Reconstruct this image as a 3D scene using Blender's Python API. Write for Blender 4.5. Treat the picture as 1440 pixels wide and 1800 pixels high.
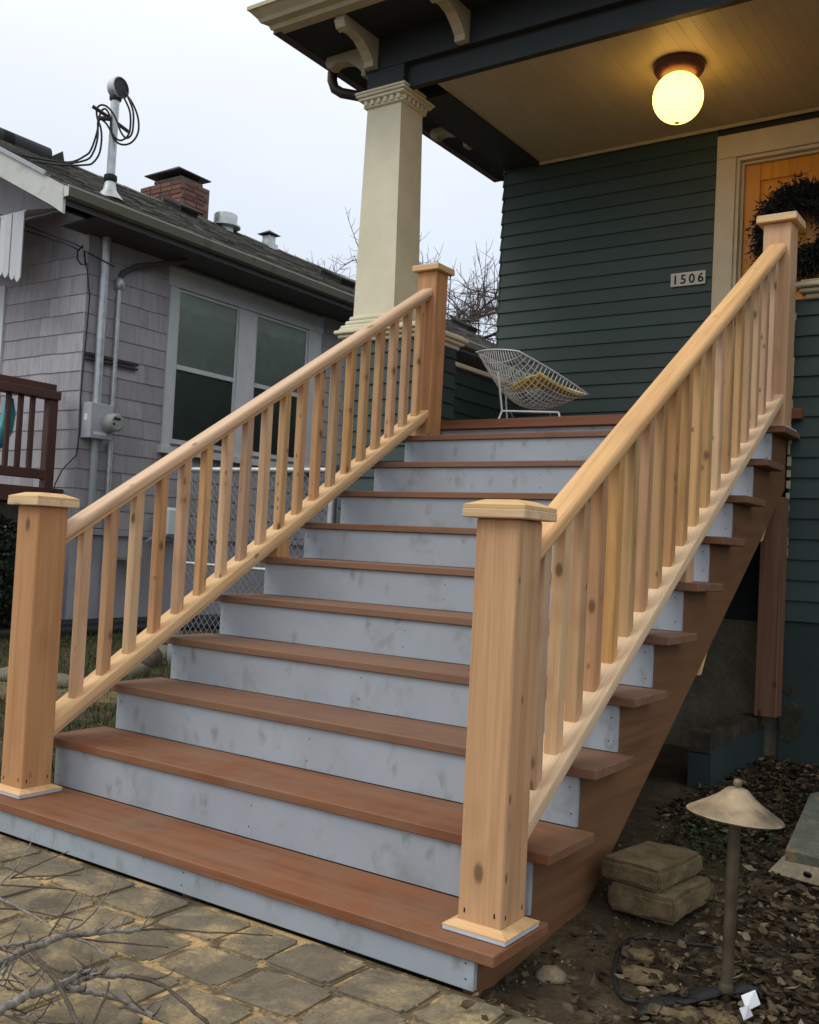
import bpy, bmesh, math, random
from mathutils import Vector, Matrix
random.seed(7)
sc = bpy.context.scene
for o in list(bpy.data.objects): bpy.data.objects.remove(o)
COL = sc.collection

# ------------------------------------------------------------------ camera
CX, CY, CZ = 1.2686, -2.2375, 1.1144
YAW, PITCH, ROLL, FPX = -0.6020, 0.0375, 0.0508, 1756.6
def cam_axes():
    cy, sy, cp, sp = math.cos(YAW), math.sin(YAW), math.cos(PITCH), math.sin(PITCH)
    f = Vector((sy*cp, cy*cp, sp)); r0 = Vector((cy, -sy, 0)); u0 = r0.cross(f)
    c, s = math.cos(ROLL), math.sin(ROLL)
    return r0*c+u0*s, u0*c-r0*s, f
CR, CU, CF = cam_axes(); CAM = Vector((CX, CY, CZ))
cd = bpy.data.cameras.new('camera'); co = bpy.data.objects.new('camera', cd); COL.objects.link(co)
co.matrix_world = Matrix(((CR.x, CU.x, -CF.x, CX), (CR.y, CU.y, -CF.y, CY), (CR.z, CU.z, -CF.z, CZ), (0, 0, 0, 1)))
cd.sensor_fit = 'HORIZONTAL'; cd.sensor_width = 36; cd.lens = FPX/1440*36
cd.clip_start = 0.05; cd.clip_end = 600
sc.camera = co
def ray(u, v): return CF + CR*((u-720)/FPX) - CU*((v-900)/FPX)      # photo pixel -> direction
def at(u, v, ax, val):
    d = ray(u, v); t = (val-CAM[ax])/d[ax]; return CAM+d*t
def dep(u, v, t): return CAM+ray(u, v)*t
X, Y, Z = 0, 1, 2

# ------------------------------------------------------------------ sky, sun, exposure
SUN_EL, SUN_AZ = math.radians(48), math.radians(215)     # azimuth clockwise from +Y
w = bpy.data.worlds.new('World'); sc.world = w; w.use_nodes = True
nt = w.node_tree; N = nt.nodes; L = nt.links; N.clear()
sky = N.new('ShaderNodeTexSky'); sky.sky_type = 'NISHITA'; sky.sun_disc = False
sky.sun_elevation = SUN_EL; sky.sun_rotation = SUN_AZ; sky.dust_density = 6; sky.air_density = 1.0
tc = N.new('ShaderNodeTexCoord'); sep = N.new('ShaderNodeSeparateXYZ'); L.new(tc.outputs['Generated'], sep.inputs[0])
grad = N.new('ShaderNodeValToRGB'); L.new(sep.outputs['Z'], grad.inputs[0])
grad.color_ramp.elements[0].position = 0.0; grad.color_ramp.elements[0].color = (0.70, 0.77, 0.87, 1)
grad.color_ramp.elements[1].position = 0.75; grad.color_ramp.elements[1].color = (1.0, 1.0, 1.0, 1)
e = grad.color_ramp.elements.new(0.30); e.color = (0.755, 0.825, 0.93, 1)
e = grad.color_ramp.elements.new(0.48); e.color = (0.93, 0.96, 0.985, 1)
cn = N.new('ShaderNodeTexNoise'); cn.inputs['Scale'].default_value = 2.2; cn.inputs['Detail'].default_value = 4
mp = N.new('ShaderNodeMapping'); mp.inputs['Scale'].default_value = (1, 1, 2.5); L.new(tc.outputs['Generated'], mp.inputs[0]); L.new(mp.outputs[0], cn.inputs['Vector'])
cr = N.new('ShaderNodeMapRange'); cr.inputs[1].default_value = .3; cr.inputs[2].default_value = .7; cr.inputs[3].default_value = 9.7; cr.inputs[4].default_value = 10.7
L.new(cn.outputs[0], cr.inputs[0])
mul = N.new('ShaderNodeVectorMath'); mul.operation = 'SCALE'; L.new(grad.outputs[0], mul.inputs[0]); L.new(cr.outputs[0], mul.inputs['Scale'])
mx = N.new('ShaderNodeMixRGB'); mx.inputs[0].default_value = 0.92; L.new(sky.outputs[0], mx.inputs[1]); L.new(mul.outputs[0], mx.inputs[2])
bg = N.new('ShaderNodeBackground'); bg.inputs[1].default_value = 0.105; L.new(mx.outputs[0], bg.inputs[0])
wo = N.new('ShaderNodeOutputWorld'); L.new(bg.outputs[0], wo.inputs[0])
sd = bpy.data.lights.new('sun', 'SUN'); sd.energy = 0.9; sd.angle = math.radians(24); sd.color = (1, .96, .9)
so = bpy.data.objects.new('sun', sd); COL.objects.link(so)
sdir = Vector((math.sin(SUN_AZ)*math.cos(SUN_EL), math.cos(SUN_AZ)*math.cos(SUN_EL), math.sin(SUN_EL)))
so.rotation_euler = sdir.to_track_quat('Z', 'Y').to_euler(); so.location = (-6, -8, 12)
vs = sc.view_settings; vs.view_transform = 'Standard'; vs.look = 'None'; vs.exposure = 0.10; vs.gamma = 1.0; vs.use_curve_mapping = False

# ------------------------------------------------------------------ materials
def mat(name, rough=.6, spec=.4):
    m = bpy.data.materials.new(name); m.use_nodes = True
    b = m.node_tree.nodes['Principled BSDF']; b.inputs['Roughness'].default_value = rough
    b.inputs['Specular IOR Level'].default_value = spec
    return m, m.node_tree.nodes, m.node_tree.links, b
def ramp(N, stops):
    r = N.new('ShaderNodeValToRGB'); cr = r.color_ramp
    cr.elements[0].position, cr.elements[0].color = stops[0][0], (*stops[0][1], 1)
    cr.elements[1].position, cr.elements[1].color = stops[-1][0], (*stops[-1][1], 1)
    for p, c in stops[1:-1]:
        e = cr.elements.new(p); e.color = (*c, 1)
    return r
def coords(N, L, scale, rnd=40.0):
    t = N.new('ShaderNodeTexCoord'); m = N.new('ShaderNodeMapping'); m.inputs['Scale'].default_value = scale
    oi = N.new('ShaderNodeObjectInfo'); a = N.new('ShaderNodeVectorMath'); a.operation = 'ADD'
    s = N.new('ShaderNodeMath'); s.operation = 'MULTIPLY'; s.inputs[1].default_value = rnd; L.new(oi.outputs['Random'], s.inputs[0])
    L.new(t.outputs['Object'], a.inputs[0]); L.new(s.outputs[0], a.inputs[1]); L.new(a.outputs[0], m.inputs[0])
    return m, oi, a
def noise(N, L, vec, scale, detail=4, rough=.55, dist=0):
    n = N.new('ShaderNodeTexNoise'); n.inputs['Scale'].default_value = scale; n.inputs['Detail'].default_value = detail
    n.inputs['Roughness'].default_value = rough; n.inputs['Distortion'].default_value = dist
    L.new(vec, n.inputs['Vector']); return n
def bump(N, L, b, h, strength=.3, dist=.01):
    bp = N.new('ShaderNodeBump'); bp.inputs['Strength'].default_value = strength; bp.inputs['Distance'].default_value = dist
    L.new(h, bp.inputs['Height']); L.new(bp.outputs[0], b.inputs['Normal']); return bp
def mixc(N, L, fac, a, b, mode='MIX'):
    m = N.new('ShaderNodeMixRGB'); m.blend_type = mode
    for i, v in ((0, fac), (1, a), (2, b)):
        if hasattr(v, 'is_linked') or hasattr(v, 'links'): L.new(v, m.inputs[i])
        else: m.inputs[i].default_value = v if i == 0 else (*v, 1)
    return m.outputs[0]
def maprange(N, L, v, a, b, c=0., d=1.):
    m = N.new('ShaderNodeMapRange'); L.new(v, m.inputs[0])
    for i, x in zip((1, 2, 3, 4), (a, b, c, d)): m.inputs[i].default_value = x
    return m.outputs[0]

def wood(name, c1, c2, axis='z', knots=1.0, vary=.12, hue=.012, rough=.62, dirt=None, knot_scale=7.0, sat=(.82, 1.12)):
    """planed timber: stretched grain, a few dark knots, tone changing from board to board"""
    m, N, L, b = mat(name, rough, .3)
    sc_ = {'x': (1.2, 26, 26), 'y': (26, 1.2, 26), 'z': (26, 26, 1.2)}[axis]
    mpn, oi, raw = coords(N, L, sc_)
    g = noise(N, L, mpn.outputs[0], 1.0, 5, .6, .6)
    broad = noise(N, L, mpn.outputs[0], .22, 2, .5, .2)
    mid = tuple((a+c)/2 for a, c in zip(c1, c2))
    r = ramp(N, [(.36, tuple(v*.88 for v in c2)), (.5, mid), (.64, c1)]); L.new(g.outputs[0], r.inputs[0])
    colr = mixc(N, L, maprange(N, L, broad.outputs[0], .35, .65, 0, .55), r.outputs[0], c2)
    # board to board tone
    hs = N.new('ShaderNodeHueSaturation')
    L.new(maprange(N, L, oi.outputs['Random'], 0, 1, .5-hue, .5+hue), hs.inputs['Hue'])
    rn = N.new('ShaderNodeMath'); rn.operation = 'FRACT'; q = N.new('ShaderNodeMath'); q.operation = 'MULTIPLY'; q.inputs[1].default_value = 7.31
    L.new(oi.outputs['Random'], q.inputs[0]); L.new(q.outputs[0], rn.inputs[0])
    L.new(maprange(N, L, rn.outputs[0], 0, 1, 1-vary, 1+vary*.6), hs.inputs['Value'])
    rs = N.new('ShaderNodeMath'); rs.operation = 'FRACT'; q2 = N.new('ShaderNodeMath'); q2.operation = 'MULTIPLY'; q2.inputs[1].default_value = 13.7
    L.new(oi.outputs['Random'], q2.inputs[0]); L.new(q2.outputs[0], rs.inputs[0])
    L.new(maprange(N, L, rs.outputs[0], 0, 1, *sat), hs.inputs['Saturation'])
    L.new(colr, hs.inputs['Color']); out = hs.outputs[0]
    hgt = g.outputs[0]
    if knots > 0:
        kv = N.new('ShaderNodeMapping'); ks = {'x': (.55, 1, 1), 'y': (1, .55, 1), 'z': (1, 1, .55)}[axis]; kv.inputs['Scale'].default_value = ks
        L.new(raw.outputs[0], kv.inputs[0])
        vo = N.new('ShaderNodeTexVoronoi'); vo.inputs['Scale'].default_value = knot_scale; L.new(kv.outputs[0], vo.inputs['Vector'])
        sx = N.new('ShaderNodeSeparateColor'); L.new(vo.outputs['Color'], sx.inputs[0])
        pick = N.new('ShaderNodeMath'); pick.operation = 'LESS_THAN'; pick.inputs[1].default_value = .55*knots; L.new(sx.outputs[0], pick.inputs[0])
        core = maprange(N, L, vo.outputs['Distance'], .09, .17, .9, 0)
        halo = maprange(N, L, vo.outputs['Distance'], .12, .42, .5, 0)
        k1 = N.new('ShaderNodeMath'); k1.operation = 'MULTIPLY'; L.new(core, k1.inputs[0]); L.new(pick.outputs[0], k1.inputs[1])
        k2 = N.new('ShaderNodeMath'); k2.operation = 'MULTIPLY'; L.new(halo, k2.inputs[0]); L.new(pick.outputs[0], k2.inputs[1])
        dark = tuple(v*.30 for v in c2)
        out = mixc(N, L, k2.outputs[0], out, tuple(v*.75 for v in c2))
        out = mixc(N, L, k1.outputs[0], out, dark)
    if knots > 0:
        pv = N.new('ShaderNodeTexVoronoi'); pv.inputs['Scale'].default_value = knot_scale*2.6; L.new(kv.outputs[0], pv.inputs['Vector'])
        sp = N.new('ShaderNodeSeparateColor'); L.new(pv.outputs['Color'], sp.inputs[0])
        pp = N.new('ShaderNodeMath'); pp.operation = 'LESS_THAN'; pp.inputs[1].default_value = .08*knots; L.new(sp.outputs[1], pp.inputs[0])
        pk = N.new('ShaderNodeMath'); pk.operation = 'MULTIPLY'; L.new(maprange(N, L, pv.outputs['Distance'], .10, .24, .85, 0), pk.inputs[0]); L.new(pp.outputs[0], pk.inputs[1])
        out = mixc(N, L, pk.outputs[0], out, tuple(v*.38 for v in c2))
    fsc = {'x': (3, 150, 150), 'y': (150, 3, 150), 'z': (150, 150, 3)}[axis]
    fm = N.new('ShaderNodeMapping'); fm.inputs['Scale'].default_value = fsc; L.new(raw.outputs[0], fm.inputs[0])
    fg = noise(N, L, fm.outputs[0], 1.0, 3, .6, .2)
    out = mixc(N, L, 1.0, out, ramp_out(N, L, fg.outputs[0], [(.32, (.91, .90, .88)), (.5, (1, 1, 1)), (.7, (1.04, 1.035, 1.02))]), 'MULTIPLY')
    if dirt:
        n2 = noise(N, L, raw.outputs[0], 3.0, 6, .68); out = mixc(N, L, maprange(N, L, n2.outputs[0], .40, .64, 0, .75), out, dirt)
    L.new(out, b.inputs['Base Color'])
    L.new(maprange(N, L, g.outputs[0], .3, .7, rough-.08, rough+.12), b.inputs['Roughness'])
    bump(N, L, b, fg.outputs[0], .14, .002)
    return m

def painted(name, c, rough=.5, stain=None, amt=.35, sc_=(6, 6, 6), nb=.12, vary=.06, spec=.4, streak=None, blot=None):
    m, N, L, b = mat(name, rough, spec)
    mpn, oi, raw = coords(N, L, sc_)
    n = noise(N, L, mpn.outputs[0], 1, 6, .62)
    n3 = noise(N, L, raw.outputs[0], 90, 3, .6)
    col = mixc(N, L, maprange(N, L, n.outputs[0], .3, .7, 0, 1), tuple(v*.9 for v in c), tuple(min(1, v*1.07) for v in c))
    hs = N.new('ShaderNodeHueSaturation'); L.new(maprange(N, L, oi.outputs['Random'], 0, 1, 1-vary, 1+vary), hs.inputs['Value']); L.new(col, hs.inputs['Color']); col = hs.outputs[0]
    if stain:
        n2 = noise(N, L, raw.outputs[0], 4.5, 7, .68, .3)
        col = mixc(N, L, maprange(N, L, n2.outputs[0], .55, .72, 0, amt), col, stain)
    if streak:
        mv = N.new('ShaderNodeMapping'); mv.inputs['Scale'].default_value = (14, 14, 1.3); L.new(raw.outputs[0], mv.inputs[0])
        n4 = noise(N, L, mv.outputs[0], 2.0, 4, .6); col = mixc(N, L, maprange(N, L, n4.outputs[0], .5, .75, 0, .55), col, streak)
    if blot:
        mv = N.new('ShaderNodeMapping'); mv.inputs['Scale'].default_value = (20, 20, 11); L.new(raw.outputs[0], mv.inputs[0])
        vb = N.new('ShaderNodeTexVoronoi'); vb.inputs['Scale'].default_value = 1.0; vb.inputs['Randomness'].default_value = 1; L.new(mv.outputs[0], vb.inputs['Vector'])
        sb = N.new('ShaderNodeSeparateColor'); L.new(vb.outputs['Color'], sb.inputs[0])
        pb = N.new('ShaderNodeMath'); pb.operation = 'LESS_THAN'; pb.inputs[1].default_value = .20; L.new(sb.outputs[0], pb.inputs[0])
        nb_ = noise(N, L, mv.outputs[0], 2.2, 4, .6); kk = N.new('ShaderNodeMath'); kk.operation = 'MULTIPLY'; L.new(maprange(N, L, vb.outputs['Distance'], .15, .6, .75, 0), kk.inputs[0]); L.new(pb.outputs[0], kk.inputs[1])
        k2_ = N.new('ShaderNodeMath'); k2_.operation = 'MULTIPLY'; L.new(kk.outputs[0], k2_.inputs[0]); L.new(maprange(N, L, nb_.outputs[0], .4, .6, .1, 1), k2_.inputs[1])
        col = mixc(N, L, k2_.outputs[0], col, blot)
    L.new(col, b.inputs['Base Color'])
    bump(N, L, b, n3.outputs[0], nb, .003)
    L.new(maprange(N, L, n.outputs[0], .3, .7, rough-.06, rough+.1), b.inputs['Roughness'])
    return m

def earth(name, stops, scale=3, rough=.9, nb=.6, bd=.02, fine=40):
    m, N, L, b = mat(name, rough, .25)
    mpn, oi, raw = coords(N, L, (1, 1, 1), 9)
    n = noise(N, L, raw.outputs[0], scale, 8, .68, .4); r = ramp(N, stops); L.new(n.outputs[0], r.inputs[0])
    f = noise(N, L, raw.outputs[0], fine, 6, .7)
    col = mixc(N, L, .55, r.outputs[0], ramp_out(N, L, f.outputs[0], [(.3, (.35, .35, .35)), (.7, (1.25, 1.2, 1.15))]), 'MULTIPLY')
    L.new(col, b.inputs['Base Color']); bump(N, L, b, f.outputs[0], nb, bd)
    return m
def ramp_out(N, L, v, stops):
    r = ramp(N, stops); L.new(v, r.inputs[0]); return r.outputs[0]

def metal(name, c, rough=.4, met=.8, mott=.25):
    m, N, L, b = mat(name, rough, .5); b.inputs['Metallic'].default_value = met
    mpn, oi, raw = coords(N, L, (8, 8, 8)); n = noise(N, L, mpn.outputs[0], 1.5, 6, .65)
    L.new(mixc(N, L, maprange(N, L, n.outputs[0], .35, .65, 0, 1), tuple(v*(1-mott) for v in c), tuple(min(1, v*(1+mott*.5)) for v in c)), b.inputs['Base Color'])
    L.new(maprange(N, L, n.outputs[0], .3, .7, rough-.1, rough+.15), b.inputs['Roughness'])
    bump(N, L, b, n.outputs[0], .1, .003); return m

def island(name, stops, rough=.8, trans=0):
    """many small loose pieces, each its own tone"""
    m, N, L, b = mat(name, rough, .25)
    g = N.new('ShaderNodeNewGeometry'); r = ramp(N, stops); L.new(g.outputs['Random Per Island'], r.inputs[0])
    t = N.new('ShaderNodeTexCoord'); n = noise(N, L, t.outputs['Object'], 45, 4, .6)
    L.new(mixc(N, L, .5, r.outputs[0], ramp_out(N, L, n.outputs[0], [(.3, (.5, .5, .5)), (.7, (1.2, 1.2, 1.2))]), 'MULTIPLY'), b.inputs['Base Color'])
    return m

M = {}
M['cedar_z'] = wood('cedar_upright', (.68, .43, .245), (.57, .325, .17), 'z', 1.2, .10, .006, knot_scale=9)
M['baluster'] = wood('baluster_wood', (.70, .45, .235), (.53, .30, .135), 'z', 1.4, .26, .009, knot_scale=11)
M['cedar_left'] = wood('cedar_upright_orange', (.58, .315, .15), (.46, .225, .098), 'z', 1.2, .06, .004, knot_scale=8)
M['rail'] = wood('handrail_wood', (.80, .54, .29), (.68, .42, .205), 'x', .8, .05, .004, .5, knot_scale=8)
M['pale'] = wood('pale_fir', (.80, .58, .33), (.68, .46, .245), 'x', .35, .06, .006)
M['tread'] = wood('tread_wood', (.27, .128, .066), (.185, .08, .04), 'x', .1, .10, .005, .6, dirt=(.225, .132, .079), knot_scale=5)
M['stringer'] = wood('stringer_wood', (.235, .112, .047), (.175, .08, .032), 'y', .7, .08, .004, .75, dirt=(.18, .093, .042), knot_scale=4)
M['post'] = wood('support_post_wood', (.235, .112, .05), (.165, .072, .03), 'z', .3, .05, .004, .7)
M['board_edge'] = wood('porch_edge_wood', (.20, .088, .048), (.15, .06, .032), 'x', .3, .05, .004, .6)
M['riser'] = painted('riser_primer', (.345, .39, .435), .62, (.22, .235, .225), .75, (3, 3, 3), .15, .05, blot=(.20, .22, .20))
M['base_edge'] = painted('primed_edge', (.50, .55, .62), .6)
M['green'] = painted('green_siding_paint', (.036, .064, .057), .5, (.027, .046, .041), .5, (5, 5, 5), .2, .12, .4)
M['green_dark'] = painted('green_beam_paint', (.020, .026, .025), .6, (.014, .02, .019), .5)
M['green_conc'] = painted('green_foundation_paint', (.026, .042, .039), .75, (.016, .021, .019), .8, (3, 3, 3), .5)
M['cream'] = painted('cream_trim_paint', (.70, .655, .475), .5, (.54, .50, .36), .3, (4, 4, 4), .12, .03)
M['cream_dark'] = painted('cream_trim_darker', (.46, .41, .27), .6, (.28, .24, .15), .5)  # darker, browner copy of the cream trim colour
M['ceiling'] = painted('ceiling_paint', (.44, .39, .27), .45, (.39, .34, .23), .4, (3, 3, 3), .08, .02)
M['soffit'] = painted('soffit_paint_cavity_shade', (.016, .02, .02), .7)  # soffit paint, also the painted shade of the cavity under the porch
M['brown_metal'] = metal('brown_gutter_metal', (.07, .05, .042), .45, .3)
M['door'] = wood('door_stain', (.74, .32, .045), (.64, .25, .032), 'z', 0, .04, .001, .35, sat=(.97, 1.03))
M['casing'] = painted('casing_paint', (.56, .49, .33), .5, (.44, .38, .25), .3)
M['shingle'] = painted('grey_shingle_paint', (.37, .36, .38), .75, (.25, .24, .24), .5, (10, 10, 2), .5, .13, .25, (.18, .165, .17))
M['found'] = painted('pale_foundation_paint', (.37, .37, .41), .75, (.27, .26, .27), .5, (3, 3, 3), .5)
M['white_trim'] = painted('white_trim_paint', (.58, .61, .62), .55, (.40, .41, .40), .4, (5, 5, 2))
M['rake_white'] = painted('peeling_white_paint', (.60, .62, .58), .65, (.30, .28, .20), .75, (4, 4, 4), .4)
M['soffit_n'] = painted('grey_soffit_paint', (.075, .075, .078), .8, (.045, .045, .045), .5)
M['roof'] = island('roof_shingle_tabs', [(0, (.07, .07, .064)), (.4, (.13, .127, .112)), (.7, (.19, .182, .16)), (1, (.24, .22, .19))], .95)
M['gutter'] = painted('mossy_gutter', (.17, .17, .14), .8, (.08, .085, .05), .8, (6, 3, 6), .4)
M['glass_dark'] = None
M['blind'] = painted('window_blind', (.70, .78, .74), .8)
M['room'] = painted('dim_room', (.26, .31, .29), .8)
M['black'] = painted('black_rubber', (.012, .012, .013), .55)
M['galv'] = metal('galvanised_steel', (.52, .55, .57), .42, .55, .25)
M['wire'] = metal('dull_fence_wire', (.30, .31, .32), .55, .4, .2)
M['pipe_grey'] = painted('grey_conduit', (.36, .38, .40), .5, (.24, .24, .24), .4)
M['box_grey'] = painted('meter_box_paint', (.40, .43, .47), .45, (.28, .28, .28), .3)
M['brown_deck'] = painted('brown_deck_stain', (.085, .038, .03), .65, (.13, .055, .035), .6, (4, 4, 4), .3)
M['teal'] = painted('teal_plastic', (.03, .30, .34), .35)
M['brass'] = metal('weathered_brass', (.40, .31, .20), .48, .55, .45)
M['bronze'] = metal('dark_bronze', (.10, .078, .046), .55, .4, .35)
M['lampbase'] = metal('lamp_base_bronze', (.10, .045, .03), .4, .6)
M['white_wire'] = painted('white_wire_coat', (.74, .75, .74), .4)
M['yellow'] = painted('yellow_cushion', (.82, .60, .02), .8)
M['plate'] = painted('number_plate_enamel', (.52, .50, .42), .4)
M['paper'] = painted('white_paper', (.80, .82, .86), .7)
M['branch'] = earth('lichen_bark', [(.3, (.11, .10, .085)), (.55, (.27, .255, .23)), (.75, (.42, .41, .38))], 30, .9, .5, .003, 90)
M['twig'] = earth('dark_twig_bark', [(.3, (.06, .045, .035)), (.7, (.16, .13, .10))], 30, .9, .4, .003, 90)
M['tree'] = earth('bare_tree_bark', [(.3, (.09, .072, .066)), (.7, (.17, .145, .13))], 8, .9, .5, .01, 40)
M['paver'] = earth('paver_concrete', [(.28, (.125, .108, .077)), (.5, (.18, .155, .11)), (.75, (.25, .215, .15))], 9, .85, .5, .004, 120)
def dusted(m):
    N, L = m.node_tree.nodes, m.node_tree.links; b = N['Principled BSDF']; src = b.inputs['Base Color'].links[0].from_socket
    g = N.new('ShaderNodeNewGeometry'); n = noise(N, L, g.outputs['Position'], 3.2, 8, .72, .6); n2 = noise(N, L, g.outputs['Position'], 60, 4, .7)
    k = N.new('ShaderNodeMath'); k.operation = 'MULTIPLY'; L.new(maprange(N, L, n.outputs[0], .46, .62, 0, .82), k.inputs[0]); L.new(maprange(N, L, n2.outputs[0], .35, .6, .25, 1), k.inputs[1])
    L.new(mixc(N, L, k.outputs[0], src, (.52, .39, .20)), b.inputs['Base Color'])
dusted(M['paver'])
M['sand'] = earth('sawdust_sand', [(.34, (.085, .068, .044)), (.47, (.16, .125, .072)), (.56, (.60, .42, .20)), (.75, (.72, .52, .26))], 4.2, .95, .5, .006, 110)
M['dirt'] = earth('damp_soil', [(.3, (.042, .031, .018)), (.5, (.092, .07, .04)), (.72, (.18, .138, .078))], 4, .95, .9, .03, 45)
M['conc'] = earth('bare_concrete', [(.3, (.12, .108, .078)), (.6, (.20, .18, .13)), (.8, (.26, .23, .17))], 5, .9, .5, .006, 60)
M['conc_dark'] = earth('dark_broken_concrete', [(.3, (.03, .025, .016)), (.55, (.055, .047, .03)), (.72, (.12, .105, .065))], 9, .9, .6, .008, 70)
M['conc_mossy'] = earth('mossy_concrete', [(.3, (.085, .064, .034)), (.48, (.165, .125, .066)), (.6, (.22, .17, .09)), (.8, (.13, .12, .06))], 11, .9, .9, .008, 75)
M['slab_beige'] = earth('beige_slab', [(.3, (.24, .21, .14)), (.6, (.33, .29, .20)), (.8, (.44, .40, .31))], 8, .85, .3, .004, 80)
M['slab_green'] = earth('green_slab', [(.35, (.10, .115, .09)), (.55, (.15, .16, .125)), (.62, (.33, .22, .09)), (.8, (.17, .18, .14))], 7, .85, .3, .004, 80)
M['rock'] = earth('rock', [(.3, (.14, .125, .09)), (.6, (.24, .22, .16)), (.8, (.33, .30, .23))], 9, .9, .5, .01, 60)
M['leaves'] = island('leaf_litter', [(0, (.022, .015, .009)), (.45, (.06, .042, .024)), (.8, (.105, .076, .043)), (.95, (.16, .12, .072)), (1, (.23, .185, .12))], .85)
M['crumb'] = island('soil_crumbs', [(0, (.03, .022, .013)), (.5, (.09, .068, .038)), (.9, (.17, .13, .075)), (.97, (.30, .25, .17)), (1, (.5, .47, .4))], .95)
M['grass'] = island('grass_blades', [(0, (.025, .05, .012)), (.5, (.045, .085, .02)), (.9, (.085, .13, .035)), (1, (.16, .15, .06))], .7)
M['weed'] = island('weed_leaves', [(0, (.018, .035, .010)), (.6, (.035, .07, .018)), (1, (.06, .10, .03))], .6)
M['needle'] = island('wreath_needles', [(0, (.006, .008, .007)), (.6, (.013, .018, .014)), (1, (.03, .034, .03))], .7)
M['brick'] = painted('chimney_brick', (.17, .082, .06), .85, (.06, .052, .045), .95, (9, 9, 9), .6, .35)
M['mortar'] = earth('mortar', [(.3, (.12, .10, .08)), (.7, (.22, .19, .16))], 10)
M['rust'] = metal('dark_cap_metal', (.055, .045, .045), .6, .4)
M['shrub'] = island('dark_shrub_leaves', [(0, (.006, .010, .005)), (.6, (.015, .025, .012)), (1, (.03, .045, .02))], .7)
def glass():
    m = bpy.data.materials.new('window_glass'); m.use_nodes = True; N, L = m.node_tree.nodes, m.node_tree.links; N.clear()
    t = N.new('ShaderNodeBsdfTransparent'); t.inputs[0].default_value = (.80, .84, .82, 1); g = N.new('ShaderNodeBsdfGlossy'); g.inputs['Roughness'].default_value = .03
    f = N.new('ShaderNodeFresnel'); f.inputs[0].default_value = 1.52; x = N.new('ShaderNodeMixShader'); o = N.new('ShaderNodeOutputMaterial')
    tcn = N.new('ShaderNodeTexCoord'); n = noise(N, L, tcn.outputs['Object'], 2.5, 2, .5); bp = N.new('ShaderNodeBump'); bp.inputs['Strength'].default_value = .06; bp.inputs['Distance'].default_value = .05; L.new(n.outputs[0], bp.inputs['Height']); L.new(bp.outputs[0], g.inputs['Normal'])
    L.new(f.outputs[0], x.inputs[0]); L.new(t.outputs[0], x.inputs[1]); L.new(g.outputs[0], x.inputs[2]); L.new(x.outputs[0], o.inputs[0])
    return m
M['glass_dark'] = glass()
def globe():
    m, N, L, b = mat('lit_globe_glass', .25)
    b.inputs['Base Color'].default_value = (.9, .8, .5, 1)
    b.inputs['Emission Color'].default_value = (1, .53, .10, 1); b.inputs['Emission Strength'].default_value = 5.2
    return m
M['globe'] = globe()
def meter_glass():
    m, N, L, b = mat('meter_glass', .15, .5); b.inputs['Base Color'].default_value = (.33, .36, .35, 1); return m
M['meter'] = meter_glass()

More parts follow.
